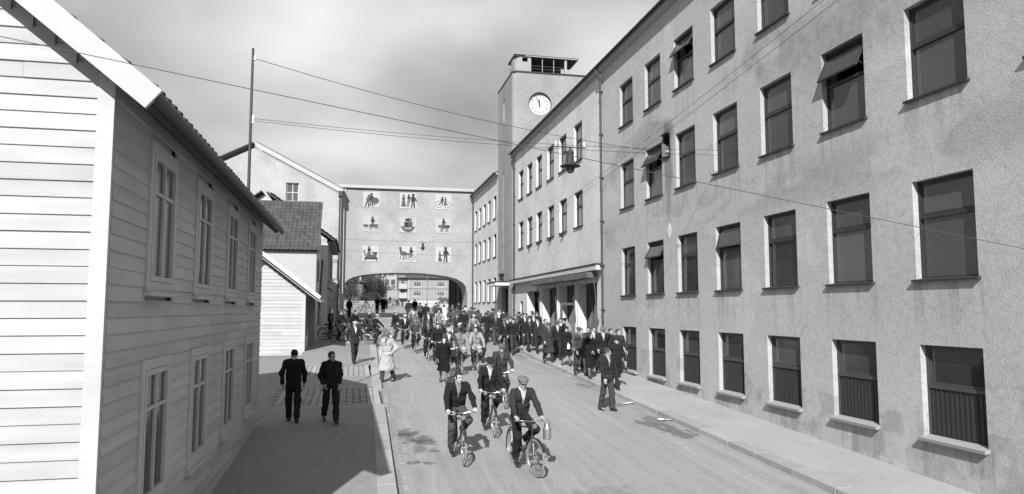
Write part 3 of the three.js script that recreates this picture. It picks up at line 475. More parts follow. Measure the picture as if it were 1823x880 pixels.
function tiledRoof(parent, corner, across, up, w, len, limit = 300) {   // corner: lower edge start; rows run along "across", climb along "up"
  const roof = sub('roof', parent, [0, 0, 0]); const a = across.clone().normalize(), u = up.clone().normalize(), n = a.clone().cross(u.clone().negate()).normalize(); if (n.y < 0) n.negate();
  const under = new THREE.BufferGeometry(); const c1 = corner.clone().addScaledVector(n, -0.04), c2 = c1.clone().addScaledVector(a, w), c3 = c2.clone().addScaledVector(u, len), c4 = c1.clone().addScaledVector(u, len);
  const b1 = [c1, c2, c3, c4].map((p) => p.clone().addScaledVector(n, -0.1)), t1 = [c1, c2, c3, c4], P = [...t1, ...b1];
  under.setAttribute('position', new THREE.Float32BufferAttribute(P.flatMap((p) => [p.x, p.y, p.z]), 3)); under.setIndex([0, 1, 2, 0, 2, 3, 4, 6, 5, 4, 7, 6, 0, 5, 1, 0, 4, 5, 1, 6, 2, 1, 5, 6, 2, 7, 3, 2, 6, 7, 3, 4, 0, 3, 7, 4]); 
  part('roof_deck', metreUV(under.toNonIndexed()), mat(0.05, 0.9), roof);
  const m4 = new THREE.Matrix4().makeBasis(a, n, u.clone().negate()), r = rng(Math.round(w * 91 + len * 7)), rows = Math.floor(len / 0.31), cols = Math.floor(w / 0.24), extra = []; let k = 0;
  const q = new THREE.Quaternion().setFromRotationMatrix(m4);
  for (let j = 0; j < rows; j++) for (let i = 0; i < cols; i++) {
    const p = corner.clone().addScaledVector(a, (i + 0.5) * 0.24 * (w / (cols * 0.24))).addScaledVector(u, j * 0.31).addScaledVector(n, r() * 0.008);
    if (k < limit) { const t = part(k ? 'tile_' + String(k).padStart(3, '0') : 'tile', tileShape, tileMats[Math.floor(r() * 4)], roof); t.position.copy(p); t.quaternion.copy(q); t.rotateY((r() - 0.5) * 0.03); k++; }
    else { const t = tileShape.clone(); t.applyQuaternion(q); t.translate(p.x, p.y, p.z); extra.push(t); }
  }
  if (extra.length) { const e = part('tile_rest', extra, tileMats[1], roof); e.userData.kind = 'stuff'; }
  return roof;
}
{ // white house beside the camera; it throws the long shadow over the pavement
  const d0 = 7.4, d1 = 18.7, X = -2.3, y0 = ground(7.4) - 0.2, eave = 5.95, b = thing('clapboard_house', 'large white clapboard house with gable towards the viewer, nearest on the left pavement', 'house', [X, 0, 0]);
  const L = d1 - d0, wdt = 7.4, ridge = 9.0;
  part('core', extrude(shapeOf([[-wdt, y0], [0, y0], [0, eave], [-wdt / 2, ridge], [-wdt, eave]]), L).translate(-0.03, 0, -d1), wood(0.45), b);
  const gable = sub('gable_wall', b, [0, 0, -d0]); const gw = [[-2.3, 4.2], [-5.2, 4.2], [-3.7, 7.0]];
  boards(gable, 'board', -wdt - 0.02, -0.02, y0, ridge, whiteWood, gw.map(([x, y]) => [x - 0.6, x + 0.6, y - 0.85, y + 0.85]), (y) => (y < eave ? [-wdt, -0.02] : [-wdt + (y - eave) / (ridge - eave) * wdt / 2, -0.02 - (y - eave) / (ridge - eave) * wdt / 2]));
  part('corner_board', [box(-0.12, 0.03, y0, eave, 0.0, 0.055)], trimWood, gable);
  gw.forEach(([x, y]) => houseWindow(b, x, y, 1.0, 1.5, -d0 + 0.02));
  const front = sub('street_wall', b, [0, 0, 0]); front.rotation.y = Math.PI / 2; // local x = distance along -z ... faces the street
  const fw = [[9.2, 2.3], [11.6, 2.3], [14.2, 2.3], [16.8, 2.3], [9.2, 4.75], [11.6, 4.75], [14.2, 4.75], [16.8, 4.75]];
  boards(front, 'board', d0 + 0.01, d1, y0, eave - 0.02, whiteWood, fw.map(([s, y]) => [s - 0.6, s + 0.6, y - 0.82, y + 0.82]));
  front.scale.set(1, 1, 1);
  fw.forEach(([s, y]) => { const w = houseWindow(b, 0, y, 1.0, 1.45); w.rotation.y = Math.PI / 2; w.position.set(0.0, y, -s); });
  const over = 0.4, pitch = Math.atan2(ridge - eave, wdt / 2), sl = (wdt / 2 + over) / Math.cos(pitch);
  tiledRoof(b, V(over, eave - over * Math.tan(pitch) + 0.12, -d0 + 0.35), V(0, 0, -1), V(-Math.cos(pitch), Math.sin(pitch), 0), L + 0.7, sl);
  part('rear_roof', (() => { const g = box(0, sl, -0.06, 0.06, -(L + 0.7), 0); g.rotateZ(pitch); g.translate(-wdt - over, eave - over * Math.tan(pitch) + 0.06, -d0 + 0.35); return g; })(), mat(0.06, 0.9), b);
  part('bargeboard', [[over, -1], [-wdt - over, 1]].map(([x, s]) => { const g = box(0, sl, -0.2, 0.02, -0.02, 0.03); if (s < 0) g.rotateZ(Math.PI - pitch); else g.rotateZ(pitch); g.translate(x, eave - over * Math.tan(pitch) + (s < 0 ? -0.06 : 0.06), -d0 + 0.36); return g; }), trimWood, b);
  part('gutter', rod(V(over + 0.05, eave - over * Math.tan(pitch) + 0.06, -d0 + 0.35), V(over + 0.05, eave - over * Math.tan(pitch) + 0.06, -d1 - 0.35), 0.06), ironMetal, b);
  const ch = sub('chimney', b, [-wdt / 2 + 0.2, ridge - 0.4, -13.2]); part('stack', rbox(-0.4, 0.4, 0, 1.5, -0.4, 0.4, 0.02), mat(0.24, 0.95), ch); part('cap', rbox(-0.48, 0.48, 1.5, 1.62, -0.48, 0.48, 0.02), mat(0.2, 0.95), ch);
  part('foundation', box(-wdt - 0.02, 0.03, y0 - 0.8, ground(d1) + 0.35, -d1 - 0.01, -d0 + 0.03), mat(0.3, 0.95), b);
}
{ // small house with the tiled roof and its porch
  const b = thing('tiled_roof_house', 'white house with dark tiled roof slope and clapboard porch at the lane corner', 'house', [0, 0, 0]);
  const X = -2.15, d0 = 41.4, d1 = 47.4, yb = 1.4, eave = 7.15, ridge = 10.1, W = 9;
  part('front_wall', box(X - W, X, yb, eave + 0.05, -d0 - 0.2, -d0), paint(0.35, 0.85), b);
  part('gable_wall', extrude(shapeOf([[-d1, yb], [-d0 - 0.21, yb], [-d0 - 0.21, eave], [-(d0 + d1) / 2, ridge - 0.15], [-d1, eave]]), 0.2).rotateY(-Math.PI / 2).translate(X, 0, 0), greyWood, b);
  part('rear_wall', box(X - W, X - 0.21, yb, eave, -d1, -d1 + 0.2), greyWood, b);
  const half = (d1 - d0) / 2, pt = Math.atan2(ridge - eave, half), sl = (half + 0.25) / Math.cos(pt);
  tiledRoof(b, V(X - 4.9, eave - 0.25 * Math.tan(pt) + 0.12, -d0 + 0.25), V(1, 0, 0), V(0, Math.sin(pt), -Math.cos(pt)), 5.05, sl);
  part('rear_roof', box(X - W, X + 0.12, -0.06, 0.0, 0, sl).rotateX(pt).translate(0, eave - 0.25 * Math.tan(pt) + 0.1, -d1 - 0.25), mat(0.06, 0.9), b);
  part('verge_board', [box(X + 0.06, X + 0.13, -0.22, 0.03, -sl, 0).rotateX(pt).translate(0, eave - 0.25 * Math.tan(pt) + 0.08, -d0 + 0.25)], paint(0.12), b);
  for (const [s, y, w, h] of [[43.3, 6.0, 0.5, 0.9], [44.8, 3.6, 0.8, 1.3]]) { const g = houseWindow(b, X, y, w, h, 0, 0, { frame: paint(0.15) }); g.rotation.y = Math.PI / 2; g.position.z = -s; }
  // porch
  const p = sub('porch', b, [0, 0, 0]); const PX = -2.4, p0 = 36.6, p1 = 41.38, pt1 = 4.55;
  const pf = sub('porch_wall', b, [0, 0, -p0]); boards(pf, 'board', -6.6, PX, 1.45, 6.2, whiteWood, [], (y) => (y < pt1 ? [-6.6, PX] : [-6.6 + (y - pt1) / 0.78, PX - (y - pt1) / 0.78]), 0.17);
  part('core', extrude(shapeOf([[-6.6, 1.3], [PX - 0.02, 1.3], [PX - 0.02, pt1], [-4.5, 6.2], [-6.6, pt1]]), p1 - p0).translate(0, 0, -p1), wood(0.2), p);
  const ps = sub('porch_side', b, [PX, 0, 0]); ps.rotation.y = Math.PI / 2; boards(ps, 'board', p0 + 0.02, p1, 1.45, pt1, greyWood, [[37.2, 38.9, 2.55, 4.2]], null, 0.17);
  const pw = houseWindow(b, PX, 3.4, 1.5, 1.5, 0, 2, { frame: paint(0.2) }); pw.rotation.y = Math.PI / 2; pw.position.z = -38.05;
  part('corner_board', [box(PX - 0.12, PX + 0.045, 1.4, pt1, 0, 0.05).translate(0, 0, -p0)], trimWood, b);
  part('door_post', [rbox(PX + 0.02, PX + 0.2, 1.55, pt1 - 0.1, -39.7, -39.45, 0.02), rbox(PX + 0.02, PX + 0.2, 1.55, pt1 - 0.1, -40.95, -40.7, 0.02)], wood(0.2), b);
  const rp = Math.atan(0.78); const slope = 2.95 / Math.cos(rp);
  const rf = (side) => { const g = box(0, slope, -0.07, 0.0, -(p1 - p0 + 0.5), 0); if (side > 0) { g.rotateZ(Math.PI - rp); g.scale(1, 1, 1); g.translate(-1.62, pt1 - 0.5, -p0 + 0.5); } else { g.rotateZ(rp); g.translate(-7.38, pt1 - 0.5, -p0 + 0.5); } return g; };
  part('porch_roof', [rf(1), rf(-1)], mat(0.2, 0.6), b);
  part('bargeboard', [box(0, slope, -0.36, -0.08, 0, 0.04).rotateZ(-rp).translate(-4.5, 6.72, -p0 + 0.46)], paint(0.5), b);
}
{ // taller grey house with the open window
  const b = thing('grey_wooden_house', 'narrow wooden house in shade with open casement windows, before the white gable', 'house', [0, 0, 0]);
  const X = -1.8, d0 = 47.6, d1 = 57.6, yb = 1.8, eave = 8.25, W = 8;
  part('body', box(X - W, X - 0.03, yb, eave, -d1, -d0), wood(0.3), b);
  const fr = sub('street_wall', b, [X, 0, 0]); fr.rotation.y = Math.PI / 2; const ws = [[49.4, 6.6], [51.6, 6.6], [53.8, 6.6], [56, 6.6], [49.4, 3.9], [51.6, 3.9], [53.8, 3.9], [56, 3.9]];
  boards(fr, 'board', d0, d1, 2.2, eave - 0.3, wood(0.24), ws.map(([s, y]) => [s - 0.6, s + 0.6, y - 0.87, y + 0.87]), null, 0.2);
  ws.forEach(([s, y]) => { const g = houseWindow(b, X, y, 1.0, 1.55, 0, 1, { frame: paint(0.3) }); g.rotation.y = Math.PI / 2; g.position.z = -s; });
  part('corner_board', [box(X - 0.35, X + 0.04, 2.0, eave - 0.3, -d0, -d0 + 0.05)], paint(0.48), b);
  part('string_course', [box(X, X + 0.16, 5.15, 5.4, -d1, -d0), box(X, X + 0.1, 2.1, 2.5, -d1, -d0)], wood(0.25), b);
  for (const [s, t] of [[53.1, 0.9], [55.4, 1.0]]) { const c = part('open_casement', bars(0, 0.5, 0, 1.4, 0.05, 0.04), paint(0.25), b); c.rotation.y = Math.PI / 2 - t - 0.4; c.position.set(X + 0.06, 5.9, -s); }
  const pt = 0.62; tiledRoof(b, V(X + 0.5, eave - 0.05, -d0 + 0.4), V(0, 0, -1), V(-Math.cos(pt), Math.sin(pt), 0), d1 - d0 + 0.8, 5.2, 260);
  part('rear_roof', box(0, 5.3, -0.06, 0, -(d1 - d0 + 0.8), 0).rotateZ(pt).translate(X - W - 0.4, eave - 0.1, -d0 + 0.4), mat(0.06, 0.9), b);
  part('gable_wall', extrude(shapeOf([[X - W, eave], [X, eave], [X - W / 2, eave + 2.75]]), 0.15).translate(0, 0, -d0 - 0.15), wood(0.4), b);
  part('soffit', box(X, X + 0.48, eave - 0.28, eave - 0.2, -d1 - 0.3, -d0 + 0.35), wood(0.15), b); part('gutter', rod(V(X + 0.56, eave - 0.03, -d0 + 0.4), V(X + 0.56, eave - 0.03, -d1 - 0.4), 0.06), ironMetal, b);
}
{ // big white gable next to the bridge
  const b = thing('white_gable_building', 'tall white rendered gable building adjoining the left end of the arched bridge', 'building', [0, 0, -63.2]);
  const X = -1.5, W = 14, eave = 13.75, rise = 0.52;
  wallPanel(b, 0, 0, 0, 0, [[-5.9, -4.85, 12.9, 14.5]], mat(0.66, 0.9, { map: stuccoMap }), 0.4, 'gable_wall', [[X - W, 2], [X, 2], [X, eave], [X - W / 2, eave + rise * W / 2], [X - W, eave]]).position.z = -0.4;
  part('side_wall', box(X - 0.4, X - 0.002, 2, eave, -6, -0.41), stucco(0.45), b);
  const a = Math.atan(rise), sl = (W / 2 + 0.25) / Math.cos(a);
  part('verge_board', [box(-sl, 0, 0, 0.38, -0.05, 0.12).rotateZ(-a).translate(X + 0.22, eave - 0.02, 0), box(-sl, 0, -0.06, 0.0, -0.04, 0.05).rotateZ(-a).translate(X + 0.22, eave - 0.1, 0)], paint(0.38), b);
  part('roof', [box(-sl, 0, 0.385, 0.45, -6, 0.15).rotateZ(-a).translate(X + 0.22, eave - 0.02, 0), box(0, sl, 0.385, 0.45, -6, 0.15).rotateZ(a).translate(X - W - 0.22, eave - 0.02, 0)], mat(0.12, 0.8), b);
  part('downpipe', [rod(V(X + 0.08, eave - 0.1, 0.14), V(X + 0.08, 2.6, 0.14), 0.07, 0.07, 10), rbox(X - 0.06, X + 0.3, eave - 0.35, eave + 0.15, 0.0, 0.32, 0.05)], mat(0.03, 0.6), b);
  part('window_frame', [...bars(-5.9, -4.85, 12.9, 14.5, 0.08, 0.08), box(-5.4, -5.34, 12.98, 14.42, 0, 0.08), box(-5.82, -4.93, 13.66, 13.72, 0.002, 0.078)].map((g) => g.translate(0, 0, -0.25)), paint(0.5), b);
  part('window_pane', new THREE.PlaneGeometry(1, 1.55).translate(-5.375, 13.7, -0.2), paneGlass(), b);
}
// ---------------------------------------------------------------- what shows through the arch
{ // dark side of the works beyond the bridge
  const b = facadeGroup('rear_works_wing', 'dark works building with tall narrow windows beyond the arched bridge', 'building', 10.0);
  const holes = []; for (let s = 72.2; s < 77; s += 2.1) holes.push([s, s + 1.1, 4.4, 9.5]);
  wallPanel(b, 70.2, 78.6, 2.5, 12.5, holes, stucco(0.05)); for (let s = 72.2; s < 77; s += 2.1) factoryWindow(b, s, s + 1.1, 4.4, 9.5, { split: 0.3 });
  part('end_wall', box(78.2, 78.6, 2.5, 12.5, 0.43, 8), stucco(0.1), b); part('roof', box(70, 78.8, 12.5, 12.7, -0.3, 8), roofDark, b); shell(b, 70.3, 78.1, 2.6, 12.4, 6, [3.5]);
}
{ // two-storey flats with horizontal boarding
  const b = thing('boarded_apartment_house', 'long pale two storey wooden apartment house beyond the arch', 'house', [0, 0, -150]);
  const x0 = 10.6, x1 = 19.9, y0 = 5.0, y1 = 10.35; const ws = [[12.6, 9.05], [12.6, 7.1], [17.5, 9.05], [17.5, 7.1]];
  wallPanel(b, x0, x1, y0 + 0.75, y1, ws.map(([x, y]) => [x - 0.75, x + 0.75, y - 0.5, y + 0.5]), wood(0.24), 0.3).position.z = -0.3;
  part('foundation', box(x0, x1 + 0.02, 3.5, y0 + 0.75, -8, 0.03), paint(0.42), b); part('storey_moulding', [box(x0, x1, 8.02, 8.12, 0, 0.06), box(x0, x1, 5.7, 5.8, 0.032, 0.08)], wood(0.12), b); part('corner_board', [box(x1 - 0.25, x1 + 0.04, y0 + 0.8, y1, 0, 0.05), box(x0, x0 + 0.15, y0 + 0.8, y1, 0, 0.05)], paint(0.45), b);
  ws.forEach(([x, y]) => { const g = houseWindow(b, x, y, 1.5, 1.0, -0.1, 2, { frame: paint(0.5) }); part('curtain', [box(-0.7, -0.35, -0.45, 0.45, -0.05, -0.04), box(0.35, 0.7, -0.45, 0.45, -0.05, -0.04)], paint(0.5), g); });
  part('roof', [box(x0 - 0.4, x1 + 0.5, 0, 0.1, -4.9, 0.5).rotateX(0.5).translate(0, y1 + 0.05, 0), box(x0 - 0.4, x1 + 0.5, y1 - 0.12, y1 + 0.06, -0.1, 0.5)], mat(0.05, 0.85), b); part('rear_block', box(x0 + 0.1, x1 - 0.1, y0, y1, -8, -0.6), wood(0.2), b);
  // stair tower with balconies on its left
  part('balcony_block', box(8.9, x0 - 0.01, 4.5, y1 + 0.1, -6, -1.2), wood(0.26), b);
  for (const y of [6.2, 8.15]) { part('balcony', [box(8.8, 10.5, y, y + 0.9, -0.35, -0.28), box(8.8, 10.5, y - 0.1, y, -1.2, -0.28)], wood(0.34), b); const g = houseWindow(b, 9.65, y + 1.35, 0.9, 0.8, -1.19, 1); }
  part('balcony_roof', box(8.6, 10.7, y1 + 0.1, y1 + 0.25, -6, -0.2), mat(0.3, 0.8), b);
}
{ const g = thing('garden_retaining_wall', 'low pale retaining wall and railing in front of the apartment house', 'wall', [0, 0, -140]); part('wall', box(10.4, 26, 3.6, 5.05, -0.4, 0), paint(0.36, 0.9), g); part('coping', box(10.3, 26, 5.053, 5.15, -0.45, 0.05), paint(0.42), g); }
{ // gabled house up the hill
  const b = thing('white_gabled_house', 'white gabled house with dark roof up the hill beyond the arch', 'house', [0, 0, -226]);
  const x0 = 8.7, x1 = 12.6, y0 = 9.2, ev = 14.3, rg = 17.4; const ws = []; for (const x of [9.35, 9.95, 11.15, 11.75]) ws.push([x, 12.3]); ws.push([10.1, 15.2], [10.75, 15.2], [11.4, 15.2]);
  part('wall', extrude(shapeOf([[x0, y0 - 2], [x1, y0 - 2], [x1, ev], [(x0 + x1) / 2, rg], [x0, ev]]), 8).translate(0, 0, -8), paint(0.3), b);
  ws.forEach(([x, y]) => houseWindow(b, x, y, 0.55, 1.5, 0.0, 0, { frame: paint(0.2) }));
  const a = Math.atan2(rg - ev, (x1 - x0) / 2), sl = 3.9; part('roof', [box(-sl, 0, 0, 0.15, -8.4, 0.5).rotateZ(a).translate((x0 + x1) / 2, rg, 0), box(0, sl, 0, 0.15, -8.4, 0.5).rotateZ(-a).translate((x0 + x1) / 2, rg + 0.01, 0)], mat(0.06, 0.8), b);
  part('side_wing', box(x1 + 0.01, x1 + 4, y0 - 2, ev - 0.4, -7, -1), paint(0.36), b); part('wing_roof', box(x1 - 0.2, x1 + 4.3, 0, 0.15, -4.5, 0).rotateX(0.6).translate(0, ev - 0.4, -0.6), mat(0.1, 0.8), b); houseWindow(b, x1 + 1.2, 12.2, 0.8, 1.6, -0.99, 0);
}
{ const g = thing('terrace_wall', 'pale terrace wall below the white gabled house', 'wall', [0, 0, -218]); part('wall', box(7.6, 15, 6.5, 9.25, -6, 0), paint(0.25, 0.9), g); part('coping', box(7.5, 15.1, 9.253, 9.4, -6, 0.1), paint(0.44, 0.9), g); }
{ const b = thing('distant_white_house', 'small white house high on the hill behind bare trees', 'house', [5.4, 0, -262]); part('wall', box(0, 4.6, 9, 18.5, -8, 0), paint(0.45), b); part('roof', box(-0.5, 5.1, 0, 0.2, -6, 0.5).rotateX(0.7).translate(0, 18.4, 0), mat(0.07, 0.8), b); for (const [x, y] of [[1.2, 16.2], [3.4, 16.2]]) houseWindow(b, x, y, 0.9, 1.6, 0, 1); }
{ const b = thing('weathered_shed', 'weathered plank shed with chimney pipe left of the road beyond the arch', 'shed', [0, 0, -104]); const r = rng(9); for (let k = 0; k < 8; k++) part(k ? 'plank_' + String(k).padStart(3, '0') : 'plank', box(-1.6 + k * 0.34, -1.6 + k * 0.34 + 0.32, 3.4, 7.6 - r() * 0.08, 0, 0.05 + r() * 0.02), wood(0.05 + 0.13 * r()), b); part('roof', box(-2, 1.4, 7.6, 7.75, -5, 0.4), mat(0.08, 0.9), b); part('side_wall', box(1.02, 1.12, 3.4, 7.6, -5, 0), wood(0.2), b); part('pipe', rod(V(0.7, 7.7, -1), V(0.7, 9.2, -1), 0.12), mat(0.4, 0.8), b); }
{ const g = thing('garden_wall', 'low rough stone wall along the left of the road beyond the arch', 'wall', [0, 0, -88]); const r = rng(12); let k = 0; for (let y = 3.35; y < 4.75; y += 0.24) for (let x = -4; x < 2.35; ) { const w = 0.3 + r() * 0.4; part(k ? 'stone_' + String(k).padStart(3, '0') : 'stone', rbox(x, Math.min(x + w - 0.02, 2.4), y, y + 0.22, -0.3, 0.02 + r() * 0.05, 0.03), mat(0.16 + 0.16 * r(), 0.95), g); x += w; k++; } part('core', box(-4, 2.35, 3, 4.7, -0.28, -0.05), mat(0.12, 0.95), g); }
{ const g = thing('wooden_trestle', 'three legged wooden trestle standing before the stone wall beyond the arch', 'trestle', [1.25, ground(84), -84]); for (const [x, z] of [[-0.75, 0.25], [0.75, 0.25], [0, -0.7]]) part('leg', rod(V(x, 0, z), V(x * 0.02, 1.45, 0), 0.04), mat(0.03, 0.9), g); part('crossbar', rod(V(-0.42, 0.6, 0.12), V(0.42, 0.6, 0.12), 0.025), mat(0.03, 0.9), g); }
// trees and shrubs: a trunk, limbs and many small faces
function plant(name, label, category, x, d, h, rx, seed, { trunk = 0.25, leaves = 2600, size = 0.16, tone = 0.07, low = 0.25, base } = {}, group) {
  const y0 = base ?? ground(d), t = thing(name, label, category, [x, y0 - 0.1, -d], 0, group), r = rng(seed), limbs = [];
  const N = 10 + Math.floor(h), tips = [];
  limbs.push(rod(V(0, 0, 0), V(0.1, h * 0.6, 0.05), trunk * 0.5, trunk * 0.15, 7));
  for (let k = 0; k < N; k++) { const a = r() * 6.28, y1 = h * (low + (0.55 - low) * r()), q = V(Math.cos(a) * rx * (0.4 + 0.55 * r()), y1 + h * (0.15 + 0.3 * r()), Math.sin(a) * rx * (0.4 + 0.55 * r())); limbs.push(rod(V(0.05, y1, 0), q, trunk * 0.18, trunk * 0.05, 5)); tips.push(q); for (let j = 0; j < 3; j++) { const p = q.clone().add(V((r() - 0.5) * rx * 0.7, h * 0.16 * r(), (r() - 0.5) * rx * 0.7)); limbs.push(rod(q, p, trunk * 0.05, 0.012, 4)); tips.push(p); } }
  part('trunk', limbs, mat(0.045, 0.95), t);
  const pos = [];
  for (let k = 0; k < leaves; k++) { const c = tips[Math.floor(r() * tips.length)], s = size * (0.5 + r()), p = V(c.x + (r() + r() - 1) * rx * 0.34, c.y + (r() + r() - 1) * h * 0.13, c.z + (r() + r() - 1) * rx * 0.34); const e = new THREE.Euler(r() * 6, r() * 6, r() * 6); for (const [u, v] of [[-0.5, -0.4], [0.5, -0.3], [0, 0.7]]) { const q = V(u * s, v * s, 0).applyEuler(e).add(p); pos.push(q.x, Math.max(0.05, q.y), q.z); } }
  const g = new THREE.BufferGeometry(); g.setAttribute('position', new THREE.Float32BufferAttribute(pos, 3)); g.computeVertexNormals(); part('crown', metreUV(g), mat(tone, 0.95), t); return t;
}
[[1.9, 113, 6.6, 1.9], [3.1, 118, 5.0, 1.6], [0.5, 108, 6.4, 1.9], [3.4, 128, 5.0, 1.7], [1.9, 132, 7.6, 2.4], [4.2, 141, 5.6, 1.6], [-0.6, 98, 5.4, 1.6]].forEach(([x, d, h, rx], k) => plant('bare_tree', 'leafless spreading tree in the dense thicket beyond the arch', 'tree', x, d, h, rx, 300 + k, { leaves: 3600, size: 0.13, tone: 0.05, low: 0.08 }, 'bare trees beyond the arch'));
[[1.3, 96, 2.3, 1.2], [2.2, 99, 2.4, 1.2], [2.9, 104, 2.3, 1.1]].forEach(([x, d, h, rx], k) => plant('garden_bush', 'round dark bush behind the low stone wall', 'bush', x, d, h, rx, 340 + k, { leaves: 1800, size: 0.12, tone: 0.05, low: 0.02, trunk: 0.12 }, 'bushes behind the stone wall'));
[[15.4, 128, 1.9, 1.1], [16.6, 128.5, 1.8, 1.1], [17.8, 128, 1.7, 1.0]].forEach(([x, d, h, rx], k) => plant('hedge_bush', 'pale leafy hedge bush in front of the apartment house', 'bush', x, d, h, rx, 360 + k, { leaves: 1500, size: 0.12, tone: 0.2, low: 0.02, trunk: 0.1, base: 4.2 }, 'hedge before the apartment house'));
[[9.4, 221, 2.2, 1.2], [10.9, 221, 2.4, 1.3]].forEach(([x, d, h, rx], k) => plant('front_garden_bush', 'bare bush below the white gabled house', 'bush', x, d, h, rx, 380 + k, { leaves: 900, size: 0.14, tone: 0.14, low: 0.02, trunk: 0.1, base: 8.9 }, 'bushes below the gabled house'));
function pole(label, x, d, h, r = 0.09, tone = 0.1) { const t = thing('utility_pole', label, 'pole', [x, ground(d) - 0.2, -d]); part('shaft', rod(V(0, 0, 0), V(0, h, 0), r, r * 0.7, 10), mat(tone, 0.9), t); part('crossarm', box(-0.5, 0.5, h - 0.5, h - 0.4, -0.04, 0.04), mat(tone, 0.9), t); return t; }
pole('slim pale utility pole before the apartment house', 12.2, 125, 7.0, 0.08, 0.16); pole('dark utility pole among trees beyond the arch', 0.4, 97, 6.6); pole('leaning dark pole close to the stone wall', -0.2, 92, 5.4, 0.07, 0.03); pole('tall utility pole on the hill below the white house', 8.2, 200, 13, 0.16, 0.05);
// ---------------------------------------------------------------- bicycles (local +z is forward, y = 0 on the road)
const tyreM = mat(0.2, 0.85), steelM = mat(0.5, 0.3, { metalness: 0.9 }), enamelM = mat(0.02, 0.3), leatherM = mat(0.04, 0.6), rubberM = mat(0.03, 0.8);
const WR = 0.345, rearZ = -0.48, frontZ = 0.65;
const wheelGeo = (() => {
  const tyre = new THREE.TorusGeometry(WR - 0.02, 0.02, 8, 40).rotateY(Math.PI / 2), rim = new THREE.TorusGeometry(WR - 0.047, 0.012, 6, 40).rotateY(Math.PI / 2), sp = [];
  for (let k = 0; k < 32; k++) { const a = k * Math.PI / 16, x = k % 2 ? 0.03 : -0.03, b = a + (k % 4 < 2 ? 0.35 : -0.35); sp.push(rod(V(x, 0.025 * Math.sin(b), 0.025 * Math.cos(b)), V(0, (WR - 0.05) * Math.sin(a), (WR - 0.05) * Math.cos(a)), 0.0022, 0.0022, 3)); }
  return { tyre, rim, spokes: merge(sp), hub: new THREE.CylinderGeometry(0.022, 0.022, 0.1, 10).rotateZ(Math.PI / 2) };
})();
function wheel(name, parent, z, turn) { const w = sub(name, parent, [0, WR, z]); w.rotation.y = turn; part('tyre', wheelGeo.tyre, tyreM, w); part('rim', wheelGeo.rim, steelM, w); part('spokes', wheelGeo.spokes, steelM, w); part('hub', wheelGeo.hub, steelM, w); }
function mudguard(z, a0, a1) { const pts = [], g = []; for (let k = 0; k <= 16; k++) { const a = a0 + (a1 - a0) * k / 16; pts.push(V(0, WR + (WR + 0.022) * Math.sin(a), z + (WR + 0.022) * Math.cos(a))); } for (let k = 0; k < 16; k++) { const d = pts[k + 1].clone().sub(pts[k]), b = new THREE.BoxGeometry(0.055, 0.006, d.length() * 1.03); b.applyQuaternion(new THREE.Quaternion().setFromUnitVectors(V(0, 0, 1), d.clone().normalize())); b.translate(...pts[k].clone().add(pts[k + 1]).multiplyScalar(0.5).toArray()); g.push(b); } return g; }
